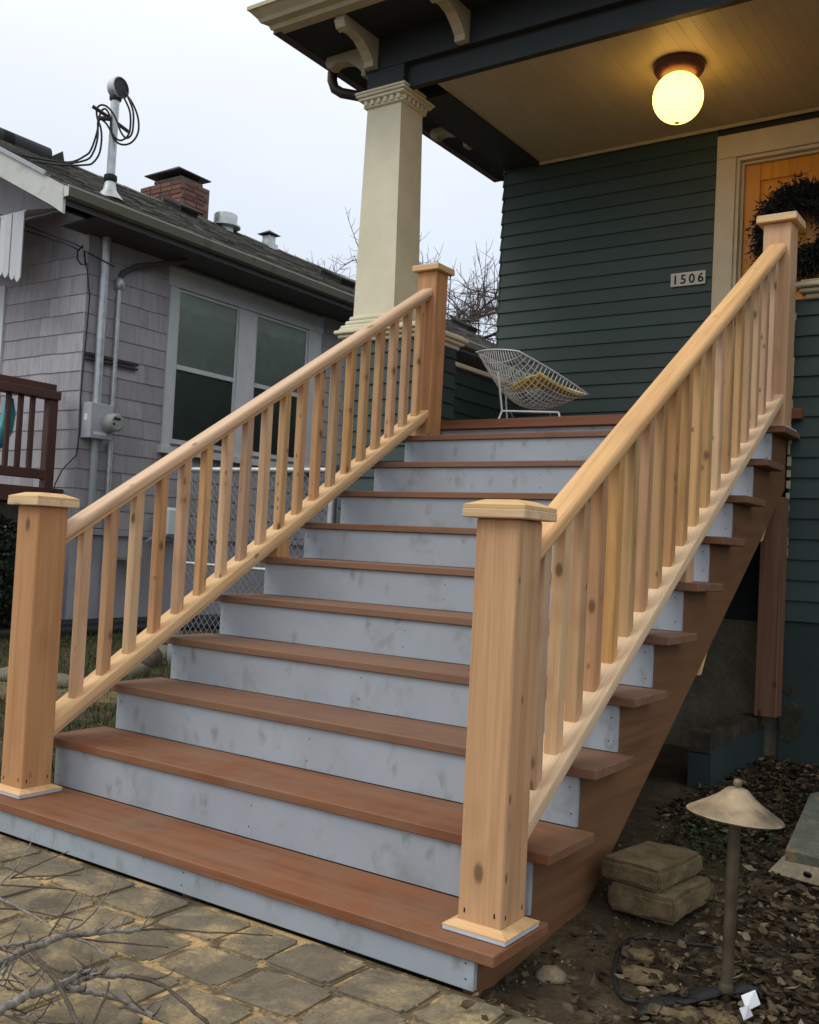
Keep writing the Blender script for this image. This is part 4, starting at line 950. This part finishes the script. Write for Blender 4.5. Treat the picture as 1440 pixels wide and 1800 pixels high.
tag(obj('wall_lamp', MB().lathe([(.17, 0), (.16, .02), (.05, .03), (.04, .045)], (0, 0, 0), 20).box(-.03, .03, -.03, .03, -.09, 0), M['conc'], smooth=True), 'small shaded lamp on the pale foundation behind the balusters', 'lamp').location = at(233, 988, X, XN+.18)
# thin wires by the corner
def wire(name, pts, r, label, cat, m='black'): return tag(obj(name, MB().tube(pts, r, 5), M[m], smooth='all'), label, cat)
wire('wall_cable', [at(u, v, X, XN+.022) for u, v in ((152, 462), (158, 520), (152, 590), (146, 650), (142, 700), (140, 760), (134, 800), (110, 825), (97, 850), (92, 880))], .006, 'thin black cable running down the shingles beside the meter', 'cable')
wire('entry_wire', [at(u, v, Y, 3.55) for u, v in ((-20, 368), (60, 402), (130, 428), (146, 436))], .007, 'upper thin black wire reaching the house corner under the eave', 'wire')
wire('entry_wire', [at(u, v, Y, 3.56) for u, v in ((-20, 388), (60, 410), (120, 430), (140, 440))], .007, 'lower thin black wire reaching the house corner under the eave', 'wire')
wire('wire_loop', [at(u, v, Y, 3.70) for u, v in ((146, 432), (137, 440), (136, 455), (142, 464), (150, 466), (148, 440), (158, 446), (200, 468))], .009, 'tangle of black wire at the shingled house corner', 'wire')
# debris lying on the roof near the ridge
for i, (u, v, wd) in enumerate(((42, 238, .30), (-2, 222, .14))):
    p = at(u, v, X, -8.6)
    zc = roofz(p.x); mb = MB(); k = 9; vs = []
    for e_ in (-wd, wd):
        for j in range(k+1):
            a = math.pi*j/k; vs.append(Vector((p.x, p.y, zc+.0))+Vector((0, e_, .0))+up*(.10*math.cos(a))+nrm*(.13*math.sin(a)))
    mb.add(vs, [(j, j+1, k+2+j, k+1+j) for j in range(k)]+[tuple(range(k+1)), tuple(reversed(range(k+1, 2*k+2))), (0, k+1, 2*k+1, k)])
    tag(obj('roofing_roll', mb, M['black'], smooth=True), ['long dark roll of roofing lying along the grey house ridge', 'small dark roll of roofing at the far left of the grey roof'][i], 'roll')
p = on_roof(104, 270); q = at(100, 268, X, -8.9)
tag(obj('lifted_shingle', MB().add([Vector((q.x, q.y-.12, roofz(q.x)+.0)), Vector((q.x, q.y+.12, roofz(q.x)+.0)), Vector((q.x+.03, q.y+.06, roofz(q.x)+.14)), Vector((q.x-.12, q.y, roofz(q.x)+.05))], [(0, 1, 2), (0, 2, 3), (1, 3, 2), (0, 3, 1)]), M['rust']), 'lifted dark shingle standing up on the grey house roof edge', 'shingle')
cab = [on_roof(u, v)+nrm*.02 for u, v in ((130, 292), (100, 290), (70, 284), (30, 272))]

# deck railing at the neighbour's front
dk = thing('deck_railing', 'dark brown wooden deck railing against the grey shingled house', 'railing', (-6.95, 3.3, 1.5))
DXR = -6.93
obj('top_rail', MB().box(DXR-.07, DXR+.07, 1.6, 3.66, 2.36, 2.44, .006).box(DXR-.02, DXR+.02, 1.6, 3.64, 2.44, 2.51, .006), M['brown_deck'], dk)
obj('bottom_rail', MB().box(DXR-.03, DXR+.03, 1.6, 3.66, 1.60, 1.69, .006), M['brown_deck'], dk)
obj('end_post', MB().box(DXR-.045, DXR+.045, 3.55, 3.65, 1.3, 2.36, .006), M['brown_deck'], dk)
for i in range(14):
    y = 3.40-i*.125; obj('deck_baluster', MB().box(DXR-.02, DXR+.02, y-.022, y+.022, 1.69, 2.36, .004), M['brown_deck'], dk)
obj('deck_floor', MB().box(-9.5, DXR+.05, 1.5, 3.76, 1.38, 1.52), M['brown_deck'], dk)
obj('deck_leg', MB().box(DXR-.05, DXR+.05, 3.45, 3.56, .05, 1.38), M['brown_deck'], dk)
mb = MB(); pts = [at(u, v, X, -7.05) for u, v in ((-30, 790), (-8, 778), (8, 755), (16, 725), (17, 700))]
mb.tube(pts, [.03, .075, .075, .06, .035], 10)
tag(obj('plastic_slide', mb, M['teal'], smooth=True), 'curved teal plastic piece behind the brown deck railing', 'slide')

# ------------------------------------------------------------------ chain-link fence
fc = thing('chain_link_fence', 'galvanised chain-link fence between the two houses', 'fence', (-4.0, 3.05, .1))
FX0, FX1, FY = -4.47, -3.0, 3.05
FZ0, FZ1 = .20, 1.64
obj('post', MB().tube([(FX0, FY, .0), (FX0, FY, 1.68)], .042, 14), M['galv'], fc, smooth=True)
obj('post_cap', MB().lathe([(.046, -.03), (.048, .0), (.04, .03), (.005, .045)], (FX0, FY, 1.68), 14), M['galv'], fc, smooth=True)
obj('post', MB().tube([(FX1, FY, .0), (FX1, FY, 1.66)], .032, 14), M['galv'], fc, smooth=True)
obj('top_rail', MB().tube([(FX0, FY, 1.635), (FX1, FY, 1.625)], .020, 10), M['galv'], fc, smooth=True)
obj('mid_rail', MB().tube([(FX0, FY, .93), (FX1, FY, .915)], .012, 8), M['galv'], fc, smooth=True)
mb = MB(); st_ = .058; r = .0022
x = FX0-1.5
for sgn in (1, -1):
    x = FX0-1.6
    while x < FX1+1.6:
        # straight diagonal strands clipped to the panel
        h = FZ1-FZ0; run = h*.85; xa, xb = (x, x+run*sgn)
        t0, t1 = 0., 1.
        dx = xb-xa
        for bound, lower in ((FX0, True), (FX1, False)):
            tb = (bound-xa)/dx
            if (dx > 0) == lower: t0 = max(t0, tb)
            else: t1 = min(t1, tb)
        if t1-t0 > .01:
            off = .003*sgn
            mb.tube([(xa+dx*t0, FY+off, FZ0+h*t0), (xa+dx*t1, FY+off, FZ0+h*t1)], r, 4, False)
        x += st_
obj('wire_mesh', mb, M['wire'], fc)
# ------------------------------------------------------------------ right side of the stairs
cw = thing('low_concrete_wall', 'low green-painted concrete stub wall with broken top under the stairs', 'wall', (-.15, 2.4, 0))
mb = MB(); rr_ = random.Random(4); n = 34; top = []; lowb = []
for i in range(n+1):
    y = 2.06+(2.896-2.06)*i/n; zt_ = .395-.012*i/n+rr_.uniform(-.004, .004); lowb.append((y, zt_-.062-.03*max(0, 1-i/7)+.012*math.sin(i*.37+1)+rr_.uniform(-.004, .004))); top.append((y, zt_))
v0 = MB(); vs = []; k = n+1
for (y, z) in lowb: vs += [(-.06, y, -.1), (-.06, y, z), (-.16, y, z), (-.16, y, -.1)]
v0.add(vs, [(4*i+j, 4*i+(j+1) % 4, 4*(i+1)+(j+1) % 4, 4*(i+1)+j) for i in range(n) for j in range(4)]+[(3, 2, 1, 0), (4*n, 4*n+1, 4*n+2, 4*n+3)])
obj('painted_face', v0, M['green_conc'], cw)
v1 = MB(); vs = []
for (y, z), (y2, z2) in zip(lowb, top):
    q = rr_.uniform(.004, .018); vs += [(-.06-q, y, z-.004), (-.06-q*.7, y, z2), (-.158, y, z2+rr_.uniform(-.006, .006)), (-.158, y, z-.004)]
v1.add(vs, [(4*i+j, 4*i+(j+1) % 4, 4*(i+1)+(j+1) % 4, 4*(i+1)+j) for i in range(n) for j in range(4)]+[(3, 2, 1, 0), (4*n, 4*n+1, 4*n+2, 4*n+3)])
obj('broken_top', v1, M['conc_dark'], cw)

pl = thing('path_light', 'brass path light with conical cap on a dark stake', 'light', (.514, .396, 0))
PX, PY = .514, .396
obj('stake', MB().tube([(PX, PY, -.03), (PX+.001, PY+.008, .10), (PX+.002, PY+.02, .475)], .0155, 14), M['bronze'], pl, smooth=True)
obj('stake_foot', MB().lathe([(.018, 0), (.020, .01), (.020, .04), (.016, .05)], (PX, PY, .0), 14), M['bronze'], pl, smooth=True)
cap = [(.119, -.070), (.123, -.066), (.120, -.062), (.092, -.046), (.066, -.030), (.046, -.016), (.034, -.004), (.026, .003), (.014, .007), (.003, .008)]
lo_ = [(.117, -.062), (.070, -.04), (.03, -.015)]
shade = MB().lathe(cap, (0, 0, 0), 40)
o = local('cap', shade, M['brass'], pl, (PX+.004, PY+.026, .535), (math.radians(-4), math.radians(3), 0), smooth=True)
obj('finial', MB().lathe([(.004, -.008), (.009, -.006), (.0115, .002), (.009, .010), (.002, .013)], (PX+.004, PY+.026, .551), 16), M['brass'], pl, smooth=True)

def rough_block(name, c, sz, rotz, m, label, cat, group=None, amp=.008, seed=0):
    bm = bmesh.new(); bmesh.ops.create_cube(bm, size=1)
    for v in bm.verts: v.co = (v.co.x*sz[0], v.co.y*sz[1], v.co.z*sz[2])
    bmesh.ops.bevel(bm, geom=bm.edges[:], offset=.012, segments=2, affect='EDGES')
    bmesh.ops.subdivide_edges(bm, edges=bm.edges[:], cuts=3, use_grid_fill=True)
    q = random.Random(seed)
    ph = [q.uniform(0, 6) for _ in range(3)]
    for v in bm.verts:
        c_ = v.co.copy(); v.co += Vector((math.sin(17*c_.y+ph[0]), math.sin(15*c_.x+ph[1]), .6*math.sin(23*c_.x+19*c_.y+ph[2])))*amp*.5+Vector((q.uniform(-1, 1), q.uniform(-1, 1), q.uniform(-1, 1)))*.0018
    me = bpy.data.meshes.new(name); bm.to_mesh(me); bm.free(); me.materials.append(m)
    for f in me.polygons: f.use_smooth = True
    me.set_sharp_from_angle(angle=math.radians(50))
    o = bpy.data.objects.new(name, me); COL.objects.link(o); o.location = c; o.rotation_euler = (0, 0, rotz); tag(o, label, cat, group); return o
rough_block('concrete_block', (.152, .828, .170), (.20, .30, .064), math.radians(-6), M['conc_mossy'], 'upper mossy paving block stacked beside the stair stringer', 'block', 'stacked paving blocks', seed=1)
rough_block('concrete_block', (.190, .805, .098), (.215, .30, .075), math.radians(-3), M['conc_mossy'], 'lower paving block carrying another beside the stair stringer', 'block', 'stacked paving blocks', seed=2)
# slabs at the right edge
def slab(name, corners, th, m, label, cat):
    top = [Vector(c) for c in corners]; nn = (top[1]-top[0]).cross(top[3]-top[0]).normalized()
    if nn.z < 0: nn = -nn
    bot = [t-nn*th for t in top]; mb = MB(); mb.add(top+bot, [(0, 1, 2, 3), (7, 6, 5, 4), (0, 4, 5, 1), (1, 5, 6, 2), (2, 6, 7, 3), (3, 7, 4, 0)])
    return tag(obj(name, mb, m), label, cat)
bz = .155
a = at(1350, 1532, Z, bz-.03); b = at(1480, 1568, Z, bz-.03); c = at(1480, 1527, Z, bz+.03); d = at(1383, 1499, Z, bz+.03)
bs = slab('concrete_slab', (a, b, c, d), .035, M['slab_beige'], 'beige concrete slab with a round hole lying in the leaves', 'slab')
h = at(1420, 1539, Z, bz+.003); mbh = MB().tube([h+Vector((0, -.004, .0005)), h+Vector((0, .0005, .0045))], .013, 14)
obj('hole', mbh, M['black'], bs)
a = at(1381, 1494, Z, bz+.045); b = at(1490, 1523, Z, bz+.045); c = at(1500, 1380, Z, bz+.10); d = at(1425, 1395, Z, bz+.10)
slab('stepping_slab', (a, b, c, d), .05, M['slab_green'], 'greenish weathered slab with rusty stripe behind the beige one', 'slab')
# papers
for i, (pts, lab) in enumerate((([(1303, 1750), (1328, 1740), (1337, 1765), (1313, 1777)], 'larger white paper scrap lying on leaves by the path light'), ([(1300, 1772), (1316, 1767), (1324, 1785), (1308, 1793)], 'smaller white paper scrap beside the larger one in the leaves'))):
    zs = [.075, .082, .055, .05]; mb = MB(); vs = [at(u, v, Z, zz) for (u, v), zz in zip(pts, zs)]; mid = sum(vs, Vector())/4+Vector((0, 0, .006))
    mb.add(vs+[mid]+[v-Vector((0, 0, .0015)) for v in vs], [(0, 1, 4), (1, 2, 4), (2, 3, 4), (3, 0, 4), (8, 7, 6, 5), (0, 5, 6, 1), (1, 6, 7, 2), (2, 7, 8, 3), (3, 8, 5, 0)])
    tag(obj('paper_scrap', mb, M['paper']), lab, 'paper', 'paper scraps')
def gpt(u, v, dz=0.0):
    p = at(u, v, Z, 0.03)
    for _ in range(4): p = at(u, v, Z, max(-.03, gz(p.x, p.y))+dz)
    return p
def smooth_path(pts, k=5):
    out = []
    for i in range(len(pts)-1):
        p0, p1, p2, p3 = pts[max(i-1, 0)], pts[i], pts[i+1], pts[min(i+2, len(pts)-1)]
        for j in range(k):
            t = j/k; out.append(.5*((2*p1)+(p2-p0)*t+(2*p0-5*p1+4*p2-p3)*t*t+(3*p1-p0-3*p2+p3)*t**3))
    return out+[pts[-1]]
Zc = lambda L_: [(1000+a/3.2727, 1560+b/3.2727) for a, b in L_]
tag(obj('ground_cable', MB().tube(smooth_path([gpt(u, v, .016) for u, v in Zc([(900, 350), (760, 332), (640, 318), (540, 300), (400, 290), (310, 335), (268, 430), (270, 560), (320, 640), (420, 662), (500, 692)])]), .0065, 7), M['black'], smooth='all'), 'black lighting cable looped on the soil beside the stairs', 'cable')
mb = MB(); e0 = [gpt(u, v, .022) for u, v in Zc([(390, 690), (520, 640), (660, 600), (800, 575), (890, 570), (1000, 560), (1120, 570)])]; e1 = [gpt(u, v, .018) for u, v in Zc([(400, 745), (520, 725), (640, 690), (780, 655), (890, 625), (1000, 615), (1130, 625)])]
n = len(e0); mb.add(e0+[((a+b)/2)+Vector((0, 0, .012*((i % 2)*1.5-.2))) for i, (a, b) in enumerate(zip(e0, e1))]+e1, [(r*n+i, r*n+i+1, (r+1)*n+i+1, (r+1)*n+i) for r in range(2) for i in range(n-1)])
o = obj('landscape_fabric', mb, M['black'], smooth='all', recalc=False); m_ = o.modifiers.new('t', 'SOLIDIFY'); m_.thickness = .006
tag(o, 'crumpled black landscape fabric strip at the foot of the path light', 'fabric')
def rock(p, r, label, seed, m='rock', squash=.6, group='loose stones', sunk=.3):
    bm = bmesh.new(); bmesh.ops.create_icosphere(bm, subdivisions=2, radius=1); q = random.Random(seed)
    ph = [q.uniform(0, 6) for _ in range(6)]; sx, sy = q.uniform(.8, 1.25), q.uniform(.75, 1.1)
    for v in bm.verts:
        c = v.co; k = 1+.13*math.sin(3*c.x+ph[0])+.11*math.sin(4*c.y+ph[1])+.1*math.sin(5*c.z+ph[2]+c.x*3)+q.uniform(-.03, .03)
        v.co = Vector((c.x*sx*k, c.y*sy*k, c.z*squash*k))*r
    me = bpy.data.meshes.new('stone'); bm.to_mesh(me); bm.free(); me.materials.append(M[m])
    for f in me.polygons: f.use_smooth = True
    o = bpy.data.objects.new('stone', me); COL.objects.link(o); o.location = p+Vector((0, 0, r*squash*(1-2*sunk))); o.rotation_euler = (0, 0, q.uniform(0, 6)); return tag(o, label, 'stone', group)
rock(gpt(1132, 1722), .055, 'flat tan stone inside the black cable loop', 1, 'conc_mossy', .3)
rock(gpt(1122, 1682), .05, 'olive stone at the top of the black cable loop', 2, 'conc_mossy', .35)
rock(gpt(1180, 1690), .04, 'reddish brown stone right of the black cable loop', 3, 'conc_mossy', .4)
rock(gpt(970, 1722, .0), .045, 'small paving stone touching the stringer foot', 4, 'paver', .4)
rock(gpt(1190, 1790), .07, 'tan clod below the landscape fabric', 5, 'conc_mossy', .3)
rock(gpt(1265, 1800), .06, 'tan clod at the bottom edge below the path light', 6, 'conc_mossy', .3)
# stones and edging on the left
rock(gpt(252, 1172), .16, 'largest rounded stone by the fence post foot', 7, 'rock', .7)
rock(gpt(232, 1190), .11, 'small rounded stone left of the largest by the fence', 8, 'rock', .7)
rock(gpt(108, 1210), .13, 'pale flat stone behind the near newel post in the grass', 9, 'rock', .5)
rock(gpt(15, 1195), .12, 'pale stone at the left picture edge beside the newel', 10, 'rock', .5)
rock(gpt(281, 1160), .12, 'rounded stone touching the fence post', 12, 'rock', .7)
rough_block('garden_slab', gpt(150, 1232, -.02)+Vector((0, 0, .01)), (1.6, .5, .06), math.radians(25), M['conc_mossy'], 'mossy flat slab in the grass left of the steps', 'slab', seed=5)
# leaf litter
mb = MB(); q = random.Random(77)
def leaf(p, s, yaw, tilt, bend):
    j_ = lambda k: k*q.uniform(.6, 1.3)
    pts = [(-1, 0), (-.5, j_(.40)), (.1, j_(.5)), (.6, j_(.25)), (j_(1.05), 0), (.6, -j_(.25)), (.1, -j_(.5)), (-.5, -j_(.40))]
    rm = Matrix.Rotation(yaw, 3, 'Z') @ Matrix.Rotation(tilt, 3, 'X') @ Matrix.Rotation(q.uniform(-.3, .3), 3, 'Y')
    vs = [p+rm @ Vector((a*s, b*s, abs(b)*s*bend+a*a*s*bend*.6)) for a, b in pts]+[p+rm @ Vector((0, 0, 0))]
    mb.add(vs, [(i, (i+1) % 8, 8) for i in range(8)])
cnt = 0
while cnt < 20000:
    x = q.uniform(-.1, 2.0); y = q.uniform(-.1, 2.9)
    den = min(1, max(.10, (x-.20)*2.2+.15)) if y < 1.3 else .75
    if x < .02 and y < 1.5: continue
    if q.random() > den: continue
    if abs(x-.15) < .14 and abs(y-.82) < .19: continue
    s = q.uniform(.007, .019) if q.random() < .8 else q.uniform(.018, .030)
    leaf(Vector((x, y, gz(x, y)+q.uniform(.004, .03))), s, q.uniform(0, 6.3), q.uniform(-.7, .7), q.uniform(-.4, 1.1)); cnt += 1
o = obj('leaf_litter', mb, M['leaves'], recalc=False, kind='stuff'); o['label'] = 'brown fallen leaves covering the soil right of the stairs'
# weeds behind the blocks
mb = MB()
for i in range(900):
    x = q.gauss(.17, .10); y = q.gauss(1.45, .22)
    if x < .0: continue
    leaf(Vector((x, y, gz(x, y)+q.uniform(.0, .05))), q.uniform(.005, .013), q.uniform(0, 6.3), q.uniform(-.8, .8), .4)
o = obj('weeds', mb, M['weed'], recalc=False, kind='stuff'); o['label'] = 'low green weeds growing behind the stacked blocks'
mb = MB()
for i in range(9000):
    x = q.uniform(-.1, 1.7); y = q.uniform(.03, 2.85)
    if x < -.02 and y > 1.8: continue
    r_ = q.uniform(.0015, .0055) if q.random() < .93 else q.uniform(.006, .013); p = Vector((x, y, gz(x, y)+r_*.4+.004))
    a_ = q.uniform(0, 6.3); vs = [p+Vector((math.cos(a_+j*2.094)*r_*q.uniform(.7, 1.3), math.sin(a_+j*2.094)*r_*q.uniform(.7, 1.3), -r_*.6)) for j in range(3)]+[p+Vector((q.uniform(-.3, .3)*r_, 0, r_*q.uniform(.5, .9)))]
    mb.add(vs, [(0, 1, 3), (1, 2, 3), (2, 0, 3)])
o = obj('soil_crumbs', mb, M['crumb'], recalc=False, kind='stuff'); o['label'] = 'loose crumbs of soil and grit beside the stairs'
# grass on the left
mb = MB(); q = random.Random(78)
for i in range(16000):
    x = q.uniform(-6.7, -2.35); y = q.uniform(.15, 4.2)
    p = Vector((x, y, gz(x, y))); h = q.uniform(.02, .065); a = q.uniform(0, 6.3); s = Vector((math.cos(a), math.sin(a), 0))*.004; ln = Vector((q.gauss(0, .02), q.gauss(0, .02), h))
    mb.add([p-s, p+s, p+ln], [(0, 1, 2)])
o = obj('grass', mb, M['grass'], recalc=False, kind='stuff'); o['label'] = 'short green grass between the stairs and the grey house'
# sawdust crumbs and chips on the paving
mb = MB(); q = random.Random(80)
for i in range(700):
    x = q.uniform(-2.6, .3); y = -abs(q.gauss(0, .5)); s = q.uniform(.001, .004); p = Vector((x, y, .0005))
    mb.add([p+Vector((math.cos(j*2.1+i)*s, math.sin(j*2.1+i)*s*q.uniform(.4, 1), .0)) for j in range(3)]+[p+Vector((0, 0, s*.8))], [(0, 1, 3), (1, 2, 3), (2, 0, 3)])
o = obj('sawdust_crumbs', mb, M['sand'], kind='stuff'); o['label'] = 'pale sawdust crumbs scattered over the pavers'

# ------------------------------------------------------------------ cut branches lying on the paving
def bz_(L_): return [(a/4.8, 1480+b/4.8) for a, b in L_]
def branch(name, label, stems):
    t = thing(name, label, 'branch', at(*stems[0][0][0], Z, .0), 'cut branches on the paving')
    for px, z0, z1, r0, r1, mm in stems:
        n = len(px); pts = [at(u, v, Z, z0+(z1-z0)*i/(n-1)) for i, (u, v) in enumerate(px)]
        pts = smooth_path(pts, 4); k = len(pts); qq = random.Random(n+int(px[0][0]))
        pts = [p+Vector((qq.uniform(-1, 1), qq.uniform(-1, 1), qq.uniform(-1, 1)))*r0*.35 for p in pts]
        rs_ = [(r0+(r1-r0)*i/(k-1))*qq.uniform(.85, 1.15) for i in range(k)]
        obj('stem' if r0 > .006 else 'twig', MB().tube(pts, rs_, 7 if r0 > .006 else 5), M[mm], t, smooth='all')
        if r0 > .006:
            for _ in range(9):
                j = qq.randint(2, k-2); a_ = qq.uniform(0, 6.3); l_ = qq.uniform(.02, .08); d_ = Vector((math.cos(a_), math.sin(a_), qq.uniform(.0, .7)))
                obj('twig', MB().tube([pts[j], pts[j]+d_*l_*.5, pts[j]+d_*l_+Vector((0, 0, .01))], [.0028, .002, .001], 5), M['twig' if qq.random() < .5 else mm], t, smooth='all')
    return t
branch('cut_branch', 'grey lichened cut branch lying nearest the bottom step', [
    (bz_([(-60, 1050), (130, 960), (250, 905), (370, 860), (500, 810), (600, 780), (800, 770), (1000, 755), (1180, 742)]), .10, .05, .0095, .0055, 'branch'),
    (bz_([(1180, 742), (1440, 735), (1700, 760), (2000, 775), (2300, 790)]), .05, .02, .0036, .0016, 'twig'),
    (bz_([(-40, 890), (180, 855), (380, 825), (520, 775), (690, 690), (860, 510), (1000, 300)]), .09, .06, .005, .002, 'branch'),
    (bz_([(590, 800), (760, 860), (930, 990), (1010, 1060)]), .06, .03, .004, .0018, 'branch'),
    (bz_([(1180, 740), (1280, 610), (1400, 470)]), .05, .07, .0032, .0016, 'branch'),
    (bz_([(1190, 735), (1290, 690), (1385, 630)]), .05, .06, .0025, .0014, 'twig'),
    (bz_([(640, 820), (900, 840), (1200, 870), (1420, 890)]), .05, .03, .003, .0016, 'twig'),
    (bz_([(380, 850), (500, 650), (650, 430)]), .07, .10, .003, .0015, 'twig'),
    (bz_([(560, 740), (640, 600), (690, 430)]), .07, .10, .003, .0014, 'branch'),
    (bz_([(1000, 740), (1060, 640), (1100, 560)]), .05, .08, .0025, .0014, 'branch')])
branch('cut_branch', 'forked grey cut branch at the bottom left corner', [
    (bz_([(-60, 1470), (160, 1330), (290, 1270), (480, 1220), (590, 1170), (700, 1110), (790, 1085)]), .13, .07, .010, .006, 'branch'),
    (bz_([(500, 1225), (600, 1240), (700, 1250), (860, 1290), (1000, 1330), (1150, 1410), (1320, 1480)]), .09, .03, .0085, .006, 'branch'),
    (bz_([(610, 1205), (720, 1150), (850, 1125), (1050, 1130)]), .08, .05, .0075, .006, 'branch'),
    (bz_([(280, 930), (400, 1080), (520, 1260), (590, 1400), (680, 1580)]), .10, .14, .0045, .0055, 'twig'),
    (bz_([(760, 1570), (880, 1330), (920, 1180)]), .10, .08, .0035, .002, 'twig'),
    (bz_([(1100, 1120), (1290, 1155), (1380, 1140), (1440, 1110), (1480, 1060)]), .05, .04, .0028, .0014, 'twig'),
    (bz_([(1050, 1130), (1300, 1180), (1440, 1260), (1600, 1400), (1760, 1540)]), .05, .06, .005, .005, 'twig'),
    (bz_([(1000, 1400), (1200, 1380), (1420, 1320)]), .04, .04, .003, .0015, 'branch'),
    (bz_([(400, 1260), (480, 1330), (520, 1390)]), .08, .05, .003, .0015, 'branch')])
branch('cut_branch', 'thin grey twigs crossing at the left edge of the paving', [
    (bz_([(-80, 440), (20, 490), (130, 540), (330, 650), (450, 740), (540, 800)]), .08, .06, .0045, .003, 'branch'),
    (bz_([(-60, 420), (0, 360), (100, 260), (200, 120), (265, 0)]), .09, .13, .0042, .0016, 'branch'),
    (bz_([(100, 300), (240, 230), (430, 140), (580, 80)]), .10, .12, .003, .0014, 'twig'),
    (bz_([(90, 310), (300, 290), (690, 280)]), .09, .06, .0026, .0014, 'twig'),
    (bz_([(-40, 365), (300, 380), (640, 410)]), .08, .04, .0028, .0015, 'twig'),
    (bz_([(-60, 560), (200, 575), (420, 620), (700, 660)]), .07, .03, .0028, .0015, 'twig')])
qq = random.Random(9); st_ = []
for i in range(34):
    u = qq.uniform(-40, 60); v = qq.uniform(1660, 1800); a = qq.uniform(-1.2, .9); l = qq.uniform(25, 95)
    p = [(u, v), (u+l*.5*math.cos(a), v+l*.5*math.sin(a)+qq.uniform(-6, 6)), (u+l*math.cos(a), v+l*math.sin(a)+qq.uniform(-8, 8))]
    st_.append((p, qq.uniform(.04, .16), qq.uniform(.03, .14), qq.uniform(.0016, .0034), .0011, qq.choice(('twig', 'branch', 'twig'))))
branch('cut_branch', 'dense small brush pile at the bottom left corner', st_)

# ------------------------------------------------------------------ bare trees and shrub
def orchard_tree(label, cpx, depth, rx, rz, seed, limbs=13, dens=1.0):
    """old fruit tree: short trunk, arching limbs, drooping side shoots and upright water sprouts"""
    c = dep(*cpx, depth); base = Vector((c.x, c.y, 0)); t = thing('bare_tree', label, 'tree', base); q = random.Random(seed)
    fork = Vector((c.x, c.y, c.z-rz*.55)); trunk = MB(); crown = MB()
    trunk.tube(smooth_path([base, base+Vector((.08, 0, fork.z*.5)), fork], 4), [.16]*3+[.14]*3+[.12]*3, 9)
    def curve(p, d, ln, k, bend, jit):
        pts = [p]; dd = d.normalized()
        for i in range(k):
            dd = (dd+bend*(1/k)+Vector((q.gauss(0, jit), q.gauss(0, jit), q.gauss(0, jit)))).normalized(); pts.append(pts[-1]+dd*ln/k)
        return pts
    for i in range(limbs):
        az = 2*math.pi*(i+q.uniform(-.35, .35))/limbs; el = q.uniform(.25, 1.25)
        d = Vector((math.cos(az)*math.cos(el), math.sin(az)*math.cos(el), math.sin(el)))
        main = curve(fork+Vector((0, 0, q.uniform(-.1, .2))), d, rx*q.uniform(.85, 1.15), 9, Vector((math.cos(az)*.5, math.sin(az)*.5, -.55)), .14)
        trunk.tube(main, [.05-.035*j/9 for j in range(10)], 6, False)
        for j in range(2, 10):
            for _ in range(2 if dens > .7 else 1):
                az2 = q.uniform(0, 6.3); d2 = Vector((math.cos(az2), math.sin(az2), q.uniform(-.2, .8)))
                sub = curve(main[j], d2, rx*q.uniform(.22, .5), 6, Vector((0, 0, q.uniform(-1.3, .1))), .2)
                crown.tube(sub, [.015-.009*k/6 for k in range(7)], 4, False)
                for k in range(1, 7):
                    for _2 in range(2):
                        az3 = q.uniform(0, 6.3); up_ = q.random() < .3
                        d3 = Vector((math.cos(az3)*.5, math.sin(az3)*.5, 1)) if up_ else Vector((math.cos(az3), math.sin(az3), q.uniform(-.7, .4)))
                        tw = curve(sub[k], d3, rx*q.uniform(.08, .22), 4, Vector((0, 0, q.uniform(-.6, .5))), .22)
                        crown.tube(tw, [.006, .0055, .005, .004, .0025], 3, False)
        # upright sprouts
        for _ in range(4):
            j = q.randint(4, 9); sp = curve(main[j], Vector((q.gauss(0, .35), q.gauss(0, .35), 1)), rz*q.uniform(.5, .95), 6, Vector((0, 0, .2)), .07)
            crown.tube(sp, [.010-.007*k/6 for k in range(7)], 4, False)
            for k in range(2, 6):
                tw = curve(sp[k], Vector((q.gauss(0, 1), q.gauss(0, 1), .9)), rz*q.uniform(.1, .3), 4, Vector((0, 0, .5)), .1); crown.tube(tw, [.007, .006, .005, .004, .003], 3, False)
    obj('trunk', trunk, M['tree'], t, smooth='all'); obj('crown', crown, M['tree'], t, recalc=False, smooth='all'); return t
orchard_tree('leafless gnarled tree with drooping twigs behind the porch column', (752, 548), 21, 2.4, 1.7, 12, 18, 1.0)
orchard_tree('smaller distant leafless tree just clearing the mossy roof ridge', (530, 500), 30, 1.2, 1.2, 5, 8, .5)
sh = thing('dark_shrub', 'dark evergreen shrub under the brown deck at the left edge', 'shrub', (-6.0, 2.5, .1))
mb = MB(); q = random.Random(31)
for i in range(11000):
    a = Vector((q.gauss(0, 1), q.gauss(0, 1), q.gauss(0, 1))).normalized()*q.uniform(.55, 1)**.5
    p = Vector((-7.25+a.x*.85, 2.8+a.y*.95, .66+a.z*.68)); s = q.uniform(.016, .04); d = Vector((q.gauss(0, 1), q.gauss(0, 1), q.gauss(0, 1))).normalized(); e2 = d.orthogonal().normalized()
    mb.add([p-d*s, p+e2*s*.5, p+d*s, p-e2*s*.5], [(0, 1, 2, 3)])
obj('foliage', mb, M['shrub'], sh, recalc=False)
obj('stem', MB().tube([(-7.15, 2.75, .0), (-7.12, 2.74, .6)], [.04, .02], 6), M['tree'], sh)
